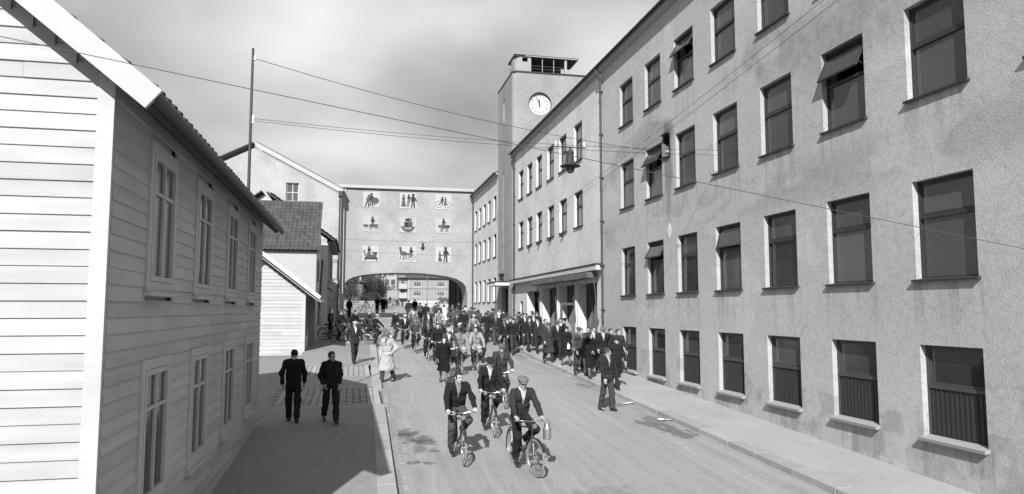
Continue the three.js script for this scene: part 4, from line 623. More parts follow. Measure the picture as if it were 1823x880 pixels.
const bikeGeo = (() => {
  const bb = V(0, 0.29, 0), seat = V(0, 0.86, -0.2), ht = V(0, 0.9, 0.43), hb = V(0, 0.7, 0.5), ax = V(0, WR, rearZ), o = {};
  o.frame = [rod(bb, V(0, 0.8, -0.18), 0.016), rod(V(0, 0.79, -0.175), ht.clone().lerp(hb, 0.15), 0.015), rod(bb, hb, 0.017), rod(hb, ht, 0.019)];
  for (const x of [-0.05, 0.05]) o.frame.push(rod(V(x * 0.6, 0.29, -0.02), ax.clone().setX(x), 0.01), rod(V(x * 0.3, 0.78, -0.17), ax.clone().setX(x), 0.008));
  o.seatPost = [rod(V(0, 0.78, -0.175), seat, 0.013)];
  o.saddle = (() => { const s = new THREE.Shape(); s.moveTo(-0.1, -0.12); s.quadraticCurveTo(-0.12, 0, -0.035, 0.06); s.lineTo(-0.02, 0.15); s.quadraticCurveTo(0, 0.17, 0.02, 0.15); s.lineTo(0.035, 0.06); s.quadraticCurveTo(0.12, 0, 0.1, -0.12); s.quadraticCurveTo(0, -0.15, -0.1, -0.12); return [new THREE.ExtrudeGeometry(s, { depth: 0.025, bevelEnabled: true, bevelSize: 0.014, bevelThickness: 0.02, bevelSegments: 3 }).rotateX(-Math.PI / 2).scale(1, 1, -1).rotateY(0).translate(0, 0.885, -0.22)]; })();
  o.crank = [rod(V(-0.07, 0.29, 0), V(0.07, 0.29, 0), 0.014), new THREE.TorusGeometry(0.095, 0.008, 6, 28).rotateY(Math.PI / 2).translate(-0.045, 0.29, 0), ...[0, 1, 2, 3, 4].map((k) => rod(V(-0.045, 0.29, 0), V(-0.045, 0.29 + 0.09 * Math.sin(k * 1.257), 0.09 * Math.cos(k * 1.257)), 0.006, 0.006, 4))];
  o.guard = [rbox(-0.058, -0.05, 0.345, 0.405, -0.5, 0.1, 0.003), rbox(-0.058, -0.05, 0.2, 0.225, -0.46, 0.02, 0.003)];
  const pivot = (g) => g;
  o.fork = [rod(V(0, 0.72, 0), V(0, 0.985, -0.07), 0.014)]; for (const x of [-0.045, 0.045]) o.fork.push(tube([V(x * 0.5, 0.72, 0.0), V(x, 0.62, 0.03), V(x, 0.45, 0.08), V(x, WR, 0.155)], 0.01, 12, 6));
  o.bar = [tube([V(-0.3, 1.0, -0.2), V(-0.27, 1.01, -0.1), V(-0.2, 1.02, -0.03), V(0, 0.99, -0.05), V(0.2, 1.02, -0.03), V(0.27, 1.01, -0.1), V(0.3, 1.0, -0.2)], 0.011, 36, 8), rod(V(-0.22, 0.96, -0.06), V(-0.14, 0.985, -0.045), 0.006), rod(V(0.22, 0.96, -0.06), V(0.14, 0.985, -0.045), 0.006)];
  o.grips = [-1, 1].map((s) => rod(V(s * 0.302, 1.0, -0.22), V(s * 0.276, 1.01, -0.11), 0.016));
  o.lamp = [new THREE.CylinderGeometry(0.045, 0.03, 0.07, 14).rotateX(Math.PI / 2).translate(0, 0.93, 0.06), box(-0.008, 0.008, 0.86, 0.93, 0.0, 0.03)];
  o.bell = [new THREE.SphereGeometry(0.026, 12, 6, 0, 6.3, 0, 1.57).translate(0.09, 1.02, -0.045)];
  o.rack = [rod(V(-0.05, 0.73, -0.2), V(-0.05, 0.73, -0.62), 0.006), rod(V(0.05, 0.73, -0.2), V(0.05, 0.73, -0.62), 0.006), rod(V(-0.05, 0.73, -0.6), V(-0.05, WR, rearZ), 0.005), rod(V(0.05, 0.73, -0.6), V(0.05, WR, rearZ), 0.005), rod(V(-0.05, 0.73, -0.62), V(0.05, 0.73, -0.62), 0.006), rod(V(-0.05, 0.73, -0.4), V(0.05, 0.73, -0.4), 0.006)];
  const r = {}; for (const k in o) r[k] = merge(o[k].map((g) => metreUV(g))); return r;
})();
const guardGeo = { rear: merge(mudguard(rearZ, 0.7, 3.5).map((g) => metreUV(g))), front: merge(mudguard(0, 0.5, 2.6).map((g) => metreUV(g))) };
const pedalGeo = metreUV(new THREE.BoxGeometry(0.085, 0.022, 0.06)), crankArm = metreUV(new THREE.BoxGeometry(0.016, 0.165, 0.02).translate(0, -0.0825, 0));
function bicycle(label, x, d, heading, o = {}) {   // x, d: where the bottom bracket stands over the road
  const t = thing('bicycle', label, 'bicycle', [x, roadside(x, d), -d], 0, o.group); t.rotation.order = 'YXZ'; t.rotation.set(0.043 * Math.cos(heading), heading, o.lean ?? 0);
  const fm = o.tone ? mat(o.tone, 0.35) : enamelM, steer = o.steer ?? 0, ph = o.phase ?? 0.6;
  part('frame', bikeGeo.frame, fm, t); part('seat_post', bikeGeo.seatPost, steelM, t); part('saddle', bikeGeo.saddle, leatherM, t); part('chain_guard', bikeGeo.guard, fm, t); wheel('rear_wheel', t, rearZ, 0); part('rear_mudguard', guardGeo.rear, fm, t);
  const cr = sub('crankset', t); part('chainwheel', bikeGeo.crank, steelM, cr);
  for (const s of [-1, 1]) { const a = part('crank_arm', crankArm, steelM, cr), q = ph + (s < 0 ? 0 : Math.PI); a.position.set(s * 0.075, 0.29, 0); a.rotation.x = -q; const p = part('pedal', pedalGeo, rubberM, cr); p.position.set(s * 0.125, 0.29 - 0.165 * Math.cos(q), 0.165 * Math.sin(q)); }
  const f = sub('front_wheel', t, [0, WR, frontZ]); f.rotation.y = steer; part('tyre', wheelGeo.tyre, tyreM, f); part('rim', wheelGeo.rim, steelM, f); part('spokes', wheelGeo.spokes, steelM, f); part('hub', wheelGeo.hub, steelM, f);
  const h = sub('handlebar', t, [0, 0, 0.495]); h.rotation.y = steer; part('fork', bikeGeo.fork, steer !== 9 ? fm : fm, h); part('bar', bikeGeo.bar, steelM, h); part('grips', bikeGeo.grips, rubberM, h); part('bell', bikeGeo.bell, steelM, h); if (o.lamp !== false) part('lamp', bikeGeo.lamp, steelM, h);
  const fg = part('front_mudguard', guardGeo.front, fm, t); fg.position.z = frontZ; fg.rotation.y = steer; if (o.rack !== false) part('luggage_rack', bikeGeo.rack, fm, t);
  return t;
}
// ---------------------------------------------------------------- people
// A distance field per body and per garment, meshed on a grid ("surface nets").
function surface(f, mn, mx, cell) {
  const n = [0, 1, 2].map((k) => Math.ceil((mx[k] - mn[k]) / cell) + 2), [nx, ny, nz] = n, D = new Float32Array(nx * ny * nz), B = 4, reach = B * cell * 0.9 + cell * 2;
  for (let bz = 0; bz < nz; bz += B) for (let by = 0; by < ny; by += B) for (let bx = 0; bx < nx; bx += B) {
    const c = f(mn[0] + (bx + 1.5) * cell, mn[1] + (by + 1.5) * cell, mn[2] + (bz + 1.5) * cell), far = Math.abs(c) > reach + 0.02;
    for (let z = bz; z < Math.min(bz + B, nz); z++) for (let y = by; y < Math.min(by + B, ny); y++) for (let x = bx; x < Math.min(bx + B, nx); x++) D[x + nx * (y + ny * z)] = far ? c : f(mn[0] + x * cell, mn[1] + y * cell, mn[2] + z * cell);
  }
  const id = new Int32Array(nx * ny * nz).fill(-1), pos = [], idx = [];
  const E8 = [0, 1, nx, nx + 1, nx * ny, nx * ny + 1, nx * ny + nx, nx * ny + nx + 1];
  for (let z = 0; z < nz - 1; z++) for (let y = 0; y < ny - 1; y++) for (let x = 0; x < nx - 1; x++) {
    const o = x + nx * (y + ny * z); let m = 0; for (let k = 0; k < 8; k++) if (D[o + E8[k]] < 0) m |= 1 << k; if (m === 0 || m === 255) continue;
    let sx = 0, sy = 0, sz = 0, c = 0;
    const edge = (a, b) => { const da = D[o + E8[a]], db = D[o + E8[b]]; if ((da < 0) === (db < 0)) return; const t = da / (da - db); sx += (a & 1) + t * ((b & 1) - (a & 1)); sy += (a >> 1 & 1) + t * ((b >> 1 & 1) - (a >> 1 & 1)); sz += (a >> 2) + t * ((b >> 2) - (a >> 2)); c++; };
    edge(0, 1); edge(2, 3); edge(4, 5); edge(6, 7); edge(0, 2); edge(1, 3); edge(4, 6); edge(5, 7); edge(0, 4); edge(1, 5); edge(2, 6); edge(3, 7);
    id[o] = pos.length / 3; pos.push(mn[0] + (x + sx / c) * cell, mn[1] + (y + sy / c) * cell, mn[2] + (z + sz / c) * cell);
  }
  for (let z = 1; z < nz - 1; z++) for (let y = 1; y < ny - 1; y++) for (let x = 1; x < nx - 1; x++) {
    const o = x + nx * (y + ny * z), s = D[o] < 0;
    const quad = (a, b, c, d, flip) => { a = id[a]; b = id[b]; c = id[c]; d = id[d]; if (a < 0 || b < 0 || c < 0 || d < 0) return; if (flip) idx.push(a, c, b, b, c, d); else idx.push(a, b, c, b, d, c); };
    if (s !== D[o + 1] < 0) quad(o - nx - nx * ny, o - nx * ny, o - nx, o, !s);
    if (s !== D[o + nx] < 0) quad(o - 1 - nx * ny, o - nx * ny, o - 1, o, s);
    if (s !== D[o + nx * ny] < 0) quad(o - 1 - nx, o - nx, o - 1, o, !s);
  }
  const g = new THREE.BufferGeometry(); g.setAttribute('position', new THREE.Float32BufferAttribute(pos, 3)); g.setIndex(idx); g.computeVertexNormals(); return g;
}
const smin = (a, b, k) => { const h = Math.max(k - Math.abs(a - b), 0) / k; return Math.min(a, b) - h * h * k * 0.25; };
function cone(p, x, y, z) { const ax = x - p[0], ay = y - p[1], az = z - p[2], t = Math.min(1, Math.max(0, (ax * p[8] + ay * p[9] + az * p[10]) * p[11])), dx = ax - t * p[8], dy = ay - t * p[9], dz = az - t * p[10]; return Math.sqrt(dx * dx + dy * dy + dz * dz) - (p[3] + (p[7] - p[3]) * t); }
function C(a, ra, b, rb) { const dx = b.x - a.x, dy = b.y - a.y, dz = b.z - a.z; return [a.x, a.y, a.z, ra, b.x, b.y, b.z, rb, dx, dy, dz, 1 / Math.max(1e-9, dx * dx + dy * dy + dz * dz)]; }
function union(list, k) { return (x, y, z) => { let d = 9; for (const p of list) { const q = cone(p, x, y, z); d = d > 8 ? q : smin(d, q, k); } return d; }; }
function bounds(list, pad) { const mn = [9, 9, 9], mx = [-9, -9, -9]; for (const p of list) for (const o of [0, 4]) for (let k = 0; k < 3; k++) { const r = p[o + 3]; mn[k] = Math.min(mn[k], p[o + k] - r - pad); mx[k] = Math.max(mx[k], p[o + k] + r + pad); } return [mn, mx]; }
const ell = (x, y, z, a, b, c) => { const k0 = Math.hypot(x / a, y / b, z / c), k1 = Math.hypot(x / (a * a), y / (b * b), z / (c * c)); return k1 < 1e-6 ? -Math.min(a, b, c) : k0 * (k0 - 1) / k1; };
function ik(a, b, l1, l2, poleDir) { const d = b.clone().sub(a); let L = d.length(); const mxL = (l1 + l2) * 0.995; if (L > mxL) { d.multiplyScalar(mxL / L); L = mxL; } const e = a.clone().add(d), u = d.clone().normalize(), c = (l1 * l1 + L * L - l2 * l2) / (2 * L), s = Math.sqrt(Math.max(0, l1 * l1 - c * c)), p = poleDir.clone().addScaledVector(u, -poleDir.dot(u)).normalize(); return [a.clone().addScaledVector(u, c).addScaledVector(p, s), e]; }
const wrinkle = (x, y, z, s) => 0.5 * Math.sin(x * 31 + 3 * Math.sin(y * 17 + s) + s) * Math.sin(y * 38 + 2.4 * Math.sin(z * 21 + s * 2)) + 0.5 * Math.sin(z * 29 + y * 23 + s * 3 + 2 * Math.sin(x * 19)) + 0.7 * Math.sin(y * 13 + 5 * x + 4 * z + s) * Math.sin(x * 11 - y * 7 + s * 1.7);
const skinM = new THREE.MeshStandardMaterial({ vertexColors: true, roughness: 0.6 });
const clothCache = new Map();
function cloth(v) { v = Math.round(v * 500) / 500; if (!clothCache.has(v)) clothCache.set(v, new THREE.MeshPhysicalMaterial({ color: grey(v), roughness: 0.95, specularIntensity: 0.25 })); return clothCache.get(v); }
const shoeM = mat(0.02, 0.45);
function person(o) {
  const darken = (v) => (v < 0.16 ? v * 0.62 : v); o = { ...o, tone: darken(o.tone), trous: darken(o.trous) };
  const r = rng(o.seed), S = (o.h ?? 1.74) / 1.74, lod = o.lod, J = { };
  // --- joints
  const female = ['dress', 'blouse'].includes(o.gar), shW = female ? 0.165 : 0.19, hipX = 0.09;
  let hips, spine, ankL, ankR, kneeL, kneeR, footL = 0, footR = 0, hand = [], elbow = [], lean = o.lean ?? 0, toe = [0, 0];
  const side = [1, -1];                                      // figure's left is +x
  if (o.ride) {
    hips = V(0, 1.03, -0.18); lean = o.lean ?? 0.3; const pe = side.map((s) => { const q = o.phase + (s < 0 ? 0 : Math.PI); return V(s * 0.125, 0.29 - 0.165 * Math.cos(q), 0.165 * Math.sin(q)); });
    const an = pe.map((p) => p.clone().add(V(0, 0.105, -0.1))), kn = side.map((s, i) => ik(hips.clone().add(V(s * hipX, -0.03, 0.02)), an[i], 0.45 * S, 0.44 * S, V(s * 0.16, 0.2, 1)));
    [kneeL, ankL] = kn[0]; [kneeR, ankR] = kn[1]; toe = [0.12, 0.12];
  } else {
    const amp = o.amp ?? (o.pose === 'walk' ? 0.55 + 0.5 * r() : 0.1), lead = o.leadLeft ?? r() < 0.5, a = [0.36 * amp, -0.32 * amp], b = [0.1, 0.3 * amp + 0.05]; if (!lead) { a.reverse(); b.reverse(); }
    const an = [0, 1].map((i) => { const k = V(0, -0.445 * Math.cos(a[i]), 0.445 * Math.sin(a[i])), q = k.clone().add(V(0, -0.425 * Math.cos(a[i] - b[i]), 0.425 * Math.sin(a[i] - b[i]))); return [k, q]; });
    const low = Math.min(an[0][1].y, an[1][1].y), hy = 0.085 - low; hips = V(0, hy + 0.04, 0);
    [kneeL, ankL] = an[0].map((v) => v.add(V(hipX, hy, 0))); [kneeR, ankR] = an[1].map((v) => v.add(V(-hipX, hy, 0))); kneeL.x += 0.01; kneeR.x -= 0.01;
    toe = [ankL.y > 0.1 ? 0.35 : 0, ankR.y > 0.1 ? 0.35 : 0];
  }
  const up = V(0, Math.cos(lean), Math.sin(lean)), fw = V(0, -Math.sin(lean), Math.cos(lean)), T = (x, y, z) => hips.clone().addScaledVector(V(1, 0, 0), x).addScaledVector(up, y).addScaledVector(fw, z);
  const shoulder = side.map((s) => T(s * shW, 0.455, -0.01)), neck = T(0, 0.5, -0.005), headC = neck.clone().add(V(0, 0.135, 0.028 + 0.05 * Math.sin(lean)));
  for (let i = 0; i < 2; i++) {
    const s = side[i], sw = (o.pose === 'walk' ? 0.28 : 0.06) * (i ? 1 : -1) * (ankL.z > ankR.z ? 1 : -1); let tgt = o.hands?.[i], pl = V(s * 0.6, 0, -1);
    if (o.ride) { tgt = V(s * 0.288, 1.035, 0.495 - 0.165); if (o.steer) { const c = Math.cos(o.steer), n = Math.sin(o.steer), dz = tgt.z - 0.495; tgt = V(tgt.x * c + dz * n, tgt.y, 0.495 - tgt.x * n + dz * c); } pl = V(s * 0.9, -0.5, -0.2); }
    else if (tgt) { tgt = V(...tgt); if (o.pole) pl = V(s * o.pole[0], o.pole[1], o.pole[2]); } else tgt = shoulder[i].clone().add(V(s * 0.07, -0.53 * Math.cos(sw), 0.53 * Math.sin(sw) + 0.05));
    const [e, w] = ik(shoulder[i], tgt, 0.3, 0.265, pl); elbow.push(e); hand.push(w);
  }
  // --- body
  const bodyL = [C(T(-0.06, 0.02, 0), 0.1, T(0.06, 0.02, 0), 0.1), C(T(-0.05, 0.2, 0), 0.09, T(0.05, 0.2, 0), 0.09), C(T(-0.07, 0.38, 0), 0.095, T(0.07, 0.38, 0), 0.095), C(T(-shW + 0.05, 0.455, 0), 0.05, T(shW - 0.05, 0.455, 0), 0.05), C(neck, 0.05, headC.clone().add(V(0, -0.05, -0.01)), 0.05)];
  const hipJ = side.map((s) => hips.clone().add(V(s * hipX, -0.03, o.ride ? 0.02 : 0))), kn = [kneeL, kneeR], an = [ankL, ankR];
  for (let i = 0; i < 2; i++) bodyL.push(C(hipJ[i], 0.075, kn[i], 0.05), C(kn[i], 0.05, kn[i].clone().lerp(an[i], 0.35).add(V(0, 0, -0.012)), 0.052), C(kn[i].clone().lerp(an[i], 0.35).add(V(0, 0, -0.012)), 0.052, an[i], 0.034), C(an[i].clone().add(V(0, -0.04, -0.03)), 0.032, an[i].clone().add(V(0, -0.055, 0.12)), 0.028), C(shoulder[i], 0.048, elbow[i], 0.038), C(elbow[i], 0.038, hand[i], 0.026));
  const bodyF = union(bodyL, 0.04), bc = lod.body, geos = [surface(bodyF, ...bounds(bodyL, 0.03 + bc), bc)];
  // --- head in its own frame
  const hy = o.look ?? 0, hp = o.nod ?? 0.05, cy = Math.cos(hy), sy = Math.sin(hy), cp = Math.cos(hp), sp = Math.sin(hp);
  const toHead = (x, y, z) => { const a = x - headC.x, b = y - headC.y, c = z - headC.z, X = a * cy - c * sy, Z = a * sy + c * cy; return [X, b * cp + Z * sp, -b * sp + Z * cp]; };
  const fHead = (X, Y, Z) => {
    let d = ell(X, Y - 0.022, Z + 0.012, 0.076, 0.094, 0.096); d = smin(d, ell(X, Y + 0.05, Z - 0.022, 0.058, 0.066, 0.066), 0.04);
    d = smin(d, cone([0, 0.015, 0.083, 0.009, 0, -0.022, 0.104, 0.013, 0, -0.037, 0.021, 1 / (0.037 ** 2 + 0.021 ** 2)], X, Y, Z), 0.016);
    d = smin(d, ell(Math.abs(X) - 0.03, Y - 0.028, Z - 0.073, 0.026, 0.01, 0.014), 0.016); d = smin(d, ell(Math.abs(X) - 0.078, Y + 0.005, Z + 0.008, 0.011, 0.031, 0.02), 0.01); d = smin(d, ell(X, Y + 0.058, Z - 0.076, 0.024, 0.012, 0.013), 0.014); d = smin(d, ell(X, Y + 0.095, Z - 0.066, 0.022, 0.018, 0.018), 0.02);
    d = -smin(-d, ell(Math.abs(X) - 0.032, Y - 0.006, Z - 0.09, 0.018, 0.011, 0.014), 0.012); return d;
  };
  const nk = C(neck, 0.05, headC.clone().add(V(0, -0.05, -0.015)), 0.052), headF = (x, y, z) => { const [X, Y, Z] = toHead(x, y, z); return smin(fHead(X, Y, Z), cone(nk, x, y, z), 0.03); };
  const hb = [[headC.x - 0.12, headC.y - 0.19, headC.z - 0.14], [headC.x + 0.12, headC.y + 0.15, headC.z + 0.15]];
  geos.push(surface(headF, ...hb, lod.head));
  // --- hands: palm, four fingers, thumb
  for (let i = 0; i < 2; i++) {
    const s = side[i], w = hand[i], grip = o.ride || o.grip?.[i]; let d = w.clone().sub(elbow[i]).normalize(); if (grip) d = V(-s * 0.12, -0.25, 0.95).normalize();
    let n = grip ? V(0, -1, -0.15) : V(-s, 0, -0.25); n.addScaledVector(d, -n.dot(d)).normalize(); const q = d.clone().cross(n).normalize().multiplyScalar(grip ? 1 : s * -1 * s), P = (a, b, c) => w.clone().addScaledVector(d, a).addScaledVector(q, b).addScaledVector(n, c);
    const thumbSide = grip ? (q.x * s < 0 ? 1 : -1) : (q.z > 0 ? 1 : -1), L = [C(P(-0.02, 0, 0), 0.026, P(0.02, 0, 0), 0.024), C(P(0.03, -0.024, 0), 0.016, P(0.085, -0.03, 0), 0.013), C(P(0.03, 0, 0), 0.017, P(0.09, 0, 0), 0.014), C(P(0.03, 0.024, 0), 0.016, P(0.085, 0.03, 0), 0.013)];
    const bend = grip ? 1.25 : 0.35 + 0.25 * r(), F = [];
    [[-0.033, 0.06], [-0.011, 0.074], [0.011, 0.078], [0.033, 0.068]].forEach(([off, len]) => { const o2 = off * -thumbSide; let a = bend * 0.7, p = P(0.088, o2, 0); for (const [f, ra] of [[0.45, 0.0098], [0.32, 0.009], [0.23, 0.0082]]) { const e = p.clone().addScaledVector(d, Math.cos(a) * len * f).addScaledVector(n, Math.sin(a) * len * f); F.push(C(p, ra, e, ra - 0.0008)); p = e; a += bend * 0.6; } });
    F.push(C(P(0.02, thumbSide * 0.024, 0.004), 0.0125, P(0.052, thumbSide * 0.05, 0.016), 0.011), C(P(0.052, thumbSide * 0.05, 0.016), 0.011, P(0.082, thumbSide * (grip ? 0.035 : 0.056), grip ? 0.03 : 0.02), 0.0095));
    const pf = union(L, 0.02), ff = union(F, 0.004); geos.push(surface((x, y, z) => smin(pf(x, y, z), ff(x, y, z), 0.008), ...bounds([...L, ...F], 0.01), lod.hand));
  }
  const body = mergeGeometries(geos.map((g) => { const q = g.clone(); return q; }), false), bp = body.attributes.position, col = new Float32Array(bp.count * 3), skin = o.skin ?? 0.27 + 0.09 * r(), stock = 0.12;
  for (let i = 0; i < bp.count; i++) {
    const x = bp.getX(i), y = bp.getY(i), z = bp.getZ(i); let v = skin;
    if (female && y < hips.y) v = stock;
    if (y > neck.y) { const [X, Y, Z] = toHead(x, y, z), ex = Math.abs(X) - 0.032; if (Z > 0.04) { if (Math.hypot(ex / 0.015, (Y - 0.006) / 0.008) < 1) v = 0.05; else if (Math.hypot(ex / 0.022, (Y - 0.03) / 0.006) < 1) v = 0.1; else if (Math.hypot(X / 0.024, (Y + 0.06) / 0.007) < 1) v = skin * 0.5; } }
    col[3 * i] = col[3 * i + 1] = col[3 * i + 2] = v;
  }
  body.setAttribute('color', new THREE.BufferAttribute(col, 3));
  const t = thing('person', o.label, female ? 'woman' : 'man', [0, 0, 0], 0, o.group); t.userData.category = 'person';
  const add = (name, geo, m) => part(name, geo, m, t);
  add('body', body, skinM);
  const cc = lod.cloth, wr = 0.0105, sd = o.seed % 17;
  const make = (name, list, k, m, clip, pad = 0.03, amp = wr) => { const u = union(list, k), f = (x, y, z) => { let d = u(x, y, z); if (d < 0.06 && d > -0.06) d += amp * wrinkle(x, y, z, sd); return clip ? clip(d, x, y, z) : d; }; const g = surface(f, ...bounds(list, pad + cc), cc); if (g.index.count) add(name, g, m); };
  const local = (x, y, z) => { const dx = x - hips.x, dy = y - hips.y, dz = z - hips.z; return [dx, dy * up.y + dz * up.z, dy * fw.y + dz * fw.z]; };
  const arms = (ru, re, rw) => side.flatMap((_, i) => [C(shoulder[i], ru, elbow[i], re), C(elbow[i], re, hand[i].clone().lerp(elbow[i], 0.09), rw)]);
  const torso = (g) => [C(T(-0.07, 0.2, 0.005), 0.1 + g, T(0.07, 0.2, 0.005), 0.1 + g), C(T(-0.085, 0.36, 0), 0.102 + g, T(0.085, 0.36, 0), 0.102 + g), C(T(-shW + 0.045, 0.455, -0.005), 0.058 + g, T(shW - 0.045, 0.455, -0.005), 0.058 + g), C(T(-0.03, 0.5, -0.015), 0.055 + g * 0.6, T(0.03, 0.5, -0.015), 0.055 + g * 0.6)];
  const hemCut = (h) => (d, x, y, z) => Math.max(d, h - local(x, y, z)[1]);
  const legs = (rt, rk, ra, end = 0.0) => side.flatMap((_, i) => [C(hipJ[i], rt, kn[i], rk), C(kn[i], rk, an[i].clone().lerp(kn[i], end), ra)]);
  const long = ['coat', 'dress'].includes(o.gar);
  // trousers or skirt
  if (!female) make('trousers', [C(T(-0.06, 0.0, 0), 0.108, T(0.06, 0.0, 0), 0.108), C(T(-0.05, 0.12, 0), 0.1, T(0.05, 0.12, 0), 0.1), ...legs(0.094, 0.08, 0.074, 0.06)], 0.05, cloth(o.trous), (d, x, y, z) => Math.max(d, 0.065 - y));
  const vneck = (d, x, y, z) => { const [X, Y, Z] = local(x, y, z); if (Z < 0.02) return d; return Math.max(d, -Math.max(Math.abs(X) - Math.max(0, (Y - 0.22) * 0.19), 0.2 - Y)); };
  const skirtTo = (hem, w, flare) => { const l = [C(T(-0.07, 0.0, 0), 0.12 + w, T(0.07, 0.0, 0), 0.12 + w)]; for (let i = 0; i < 2; i++) { const e = kn[i].clone().lerp(an[i], 0.12); l.push(C(hipJ[i], 0.105 + w, e, 0.105 + w + flare)); l.push(C(V(0, hips.y - 0.02, 0), 0.12 + w, V(0, e.y, (kn[0].z + kn[1].z) / 2), 0.13 + w + flare)); } return [l, (d, x, y) => Math.max(d, hem - y)]; };
  if (o.gar === 'jacket' || o.gar === 'coat') {
    make('shirt', [...torso(0.002), C(neck, 0.055, neck.clone().add(V(0, 0.035, 0.01)), 0.06)], 0.06, cloth(o.shirt ?? (r() < 0.55 ? 0.5 : 0.14)), (d, x, y, z) => Math.max(d, 0.12 - local(x, y, z)[1]), 0.02, 0.003);
    if (o.gar === 'jacket') make('jacket', [...torso(0.02), C(T(-0.07, 0.06, 0), 0.118, T(0.07, 0.06, 0), 0.118), C(T(-0.085, -0.12, 0.005), 0.112, T(0.085, -0.12, 0.005), 0.112), ...arms(0.066, 0.058, 0.05)], 0.055, cloth(o.tone), (d, x, y, z) => vneck(hemCut(o.ride ? -0.08 : -0.17)(d, x, y, z), x, y, z));
    else { const [sk, cut] = skirtTo(hips.y - 0.57, 0.012, 0.03); if (o.ride) make('coat', [...torso(0.022), C(T(-0.07, 0.06, 0), 0.12, T(0.07, 0.06, 0), 0.12), ...side.map((_, i) => C(hipJ[i], 0.118, hipJ[i].clone().lerp(kn[i], 0.7), 0.115)), ...arms(0.068, 0.06, 0.054)], 0.06, cloth(o.tone), vneck); else make('coat', [...torso(0.022), ...sk, ...arms(0.068, 0.06, 0.054)], 0.07, cloth(o.tone), (d, x, y, z) => vneck(cut(d, x, y, z), x, y, z)); }
    if (o.gar === 'coat') make('belt', [C(T(-0.07, 0.11, 0.002), 0.136, T(0.07, 0.11, 0.002), 0.136)], 0.05, cloth(o.tone * 0.8), (d, x, y, z) => Math.max(d, Math.abs(local(x, y, z)[1] - 0.11) - 0.024), 0.02, 0.002);
  } else if (o.gar === 'shirt') make('work_shirt', [...torso(0.018), C(T(-0.07, 0.06, 0), 0.122, T(0.07, 0.06, 0), 0.122), ...arms(0.064, 0.058, 0.048), C(neck.clone().add(V(0, -0.02, 0)), 0.062, neck.clone().add(V(0, 0.03, 0.005)), 0.06)], 0.05, cloth(o.tone), hemCut(-0.04));
  else {
    const [sk, cut] = skirtTo(0.46, 0.004, 0.035);
    if (o.gar === 'dress') make('coat_dress', [...torso(0.006), ...sk, ...arms(0.056, 0.05, 0.044)], 0.07, cloth(o.tone), cut);
    else { make('skirt', sk, 0.08, cloth(o.trous), (d, x, y, z) => Math.max(cut(d, x, y, z), local(x, y, z)[1] - 0.12)); make('blouse', [...torso(0.008), C(T(-0.06, 0.1, 0), 0.108, T(0.06, 0.1, 0), 0.108), ...arms(0.056, 0.05, 0.044)], 0.05, cloth(o.tone), hemCut(0.06)); }
  }
  // shoes
  for (let i = 0; i < 2; i++) {
    const a = an[i], tp = toe[i] * (o.ride ? 1 : 1), dn = V(0, -Math.sin(tp), Math.cos(tp)), heel = a.clone().add(V(0, -0.04, -0.045)), ball = heel.clone().addScaledVector(dn, 0.14).add(V((i ? -1 : 1) * 0.012, 0, 0)), tip = ball.clone().addScaledVector(dn, 0.065), l = [C(heel, 0.04, ball, 0.042), C(ball, 0.042, tip, 0.034), C(a, 0.045, heel.clone().addScaledVector(dn, 0.03), 0.042)], u = union(l, 0.02);
    add('shoe', surface((x, y, z) => Math.max(u(x, y, z), (heel.y - 0.04) - (y + Math.sin(tp) * (z - heel.z))), ...bounds(l, 0.02), Math.min(cc, 0.018)), shoeM);
  }
  // hair and headgear
  const inHead = (f) => surface((x, y, z) => f(...toHead(x, y, z)), [headC.x - 0.19, headC.y - 0.22, headC.z - 0.2], [headC.x + 0.19, headC.y + 0.24, headC.z + 0.26], lod.head * 1.15);
  const hw = (X, Y, Z) => 0.004 * Math.sin(X * 120 + Z * 40) * Math.sin(Z * 90 + Y * 50), hairTone = o.hair ?? 0.02 + 0.05 * r() * r();
  if (o.hat === 'womanhair' || o.hat === 'womanhat') add('hair', inHead((X, Y, Z) => { let d = smin(ell(X, Y - 0.02, Z + 0.02, 0.09, 0.102, 0.108), ell(Math.abs(X) - 0.05, Y + 0.06, Z + 0.035, 0.045, 0.06, 0.06), 0.04) + hw(X, Y, Z); return Math.max(d, -Math.max(-(Z - 0.035 - 0.3 * Math.abs(X)), Y - 0.07)); }), cloth(hairTone));
  else add('hair', inHead((X, Y, Z) => { const d = ell(X, Y - 0.028, Z + 0.014, 0.083, 0.1 + (o.hat === 'hair' ? 0.008 : 0), 0.104) + hw(X, Y, Z); return Math.max(d, -Math.max(-(Z - 0.045 + 0.25 * Y), Y - 0.075), -(Y + 0.035 + 0.35 * Z * (Z > 0 ? -1 : 1) * 0.4)); }), cloth(hairTone));
  const capTone = { cap: 0.07 + 0.05 * r(), darkcap: 0.022, lightcap: 0.3 }[o.hat];
  if (capTone) add('cap', inHead((X, Y, Z) => { const q = Y + 0.16 * Z; let d = ell(X, q - 0.082, Z + 0.012, 0.108, 0.048, 0.128); d = smin(d, ell(X, q - 0.06, Z + 0.005, 0.088, 0.04, 0.108), 0.03); d = Math.max(d, 0.05 - q); const b = Math.max(ell(X, q - 0.052, Z - 0.085, 0.078, 0.014, 0.068), 0.0); return Math.min(d + 0.003 * Math.sin(X * 60) * Math.sin(Z * 50), ell(X, q - 0.052 + 0.9 * X * X, Z - 0.09, 0.078, 0.011, 0.066)); }), cloth(o.capTone ?? capTone));
  if (o.hat === 'fedora') add('hat', inHead((X, Y, Z) => Math.min(smin(ell(X, Y - 0.1, Z + 0.01, 0.082, 0.075, 0.1), ell(X, Y - 0.08, Z + 0.01, 0.09, 0.04, 0.108), 0.02), ell(X, Y - 0.062 - 1.2 * X * X, Z + 0.008, 0.14, 0.011, 0.165))), cloth(0.05));
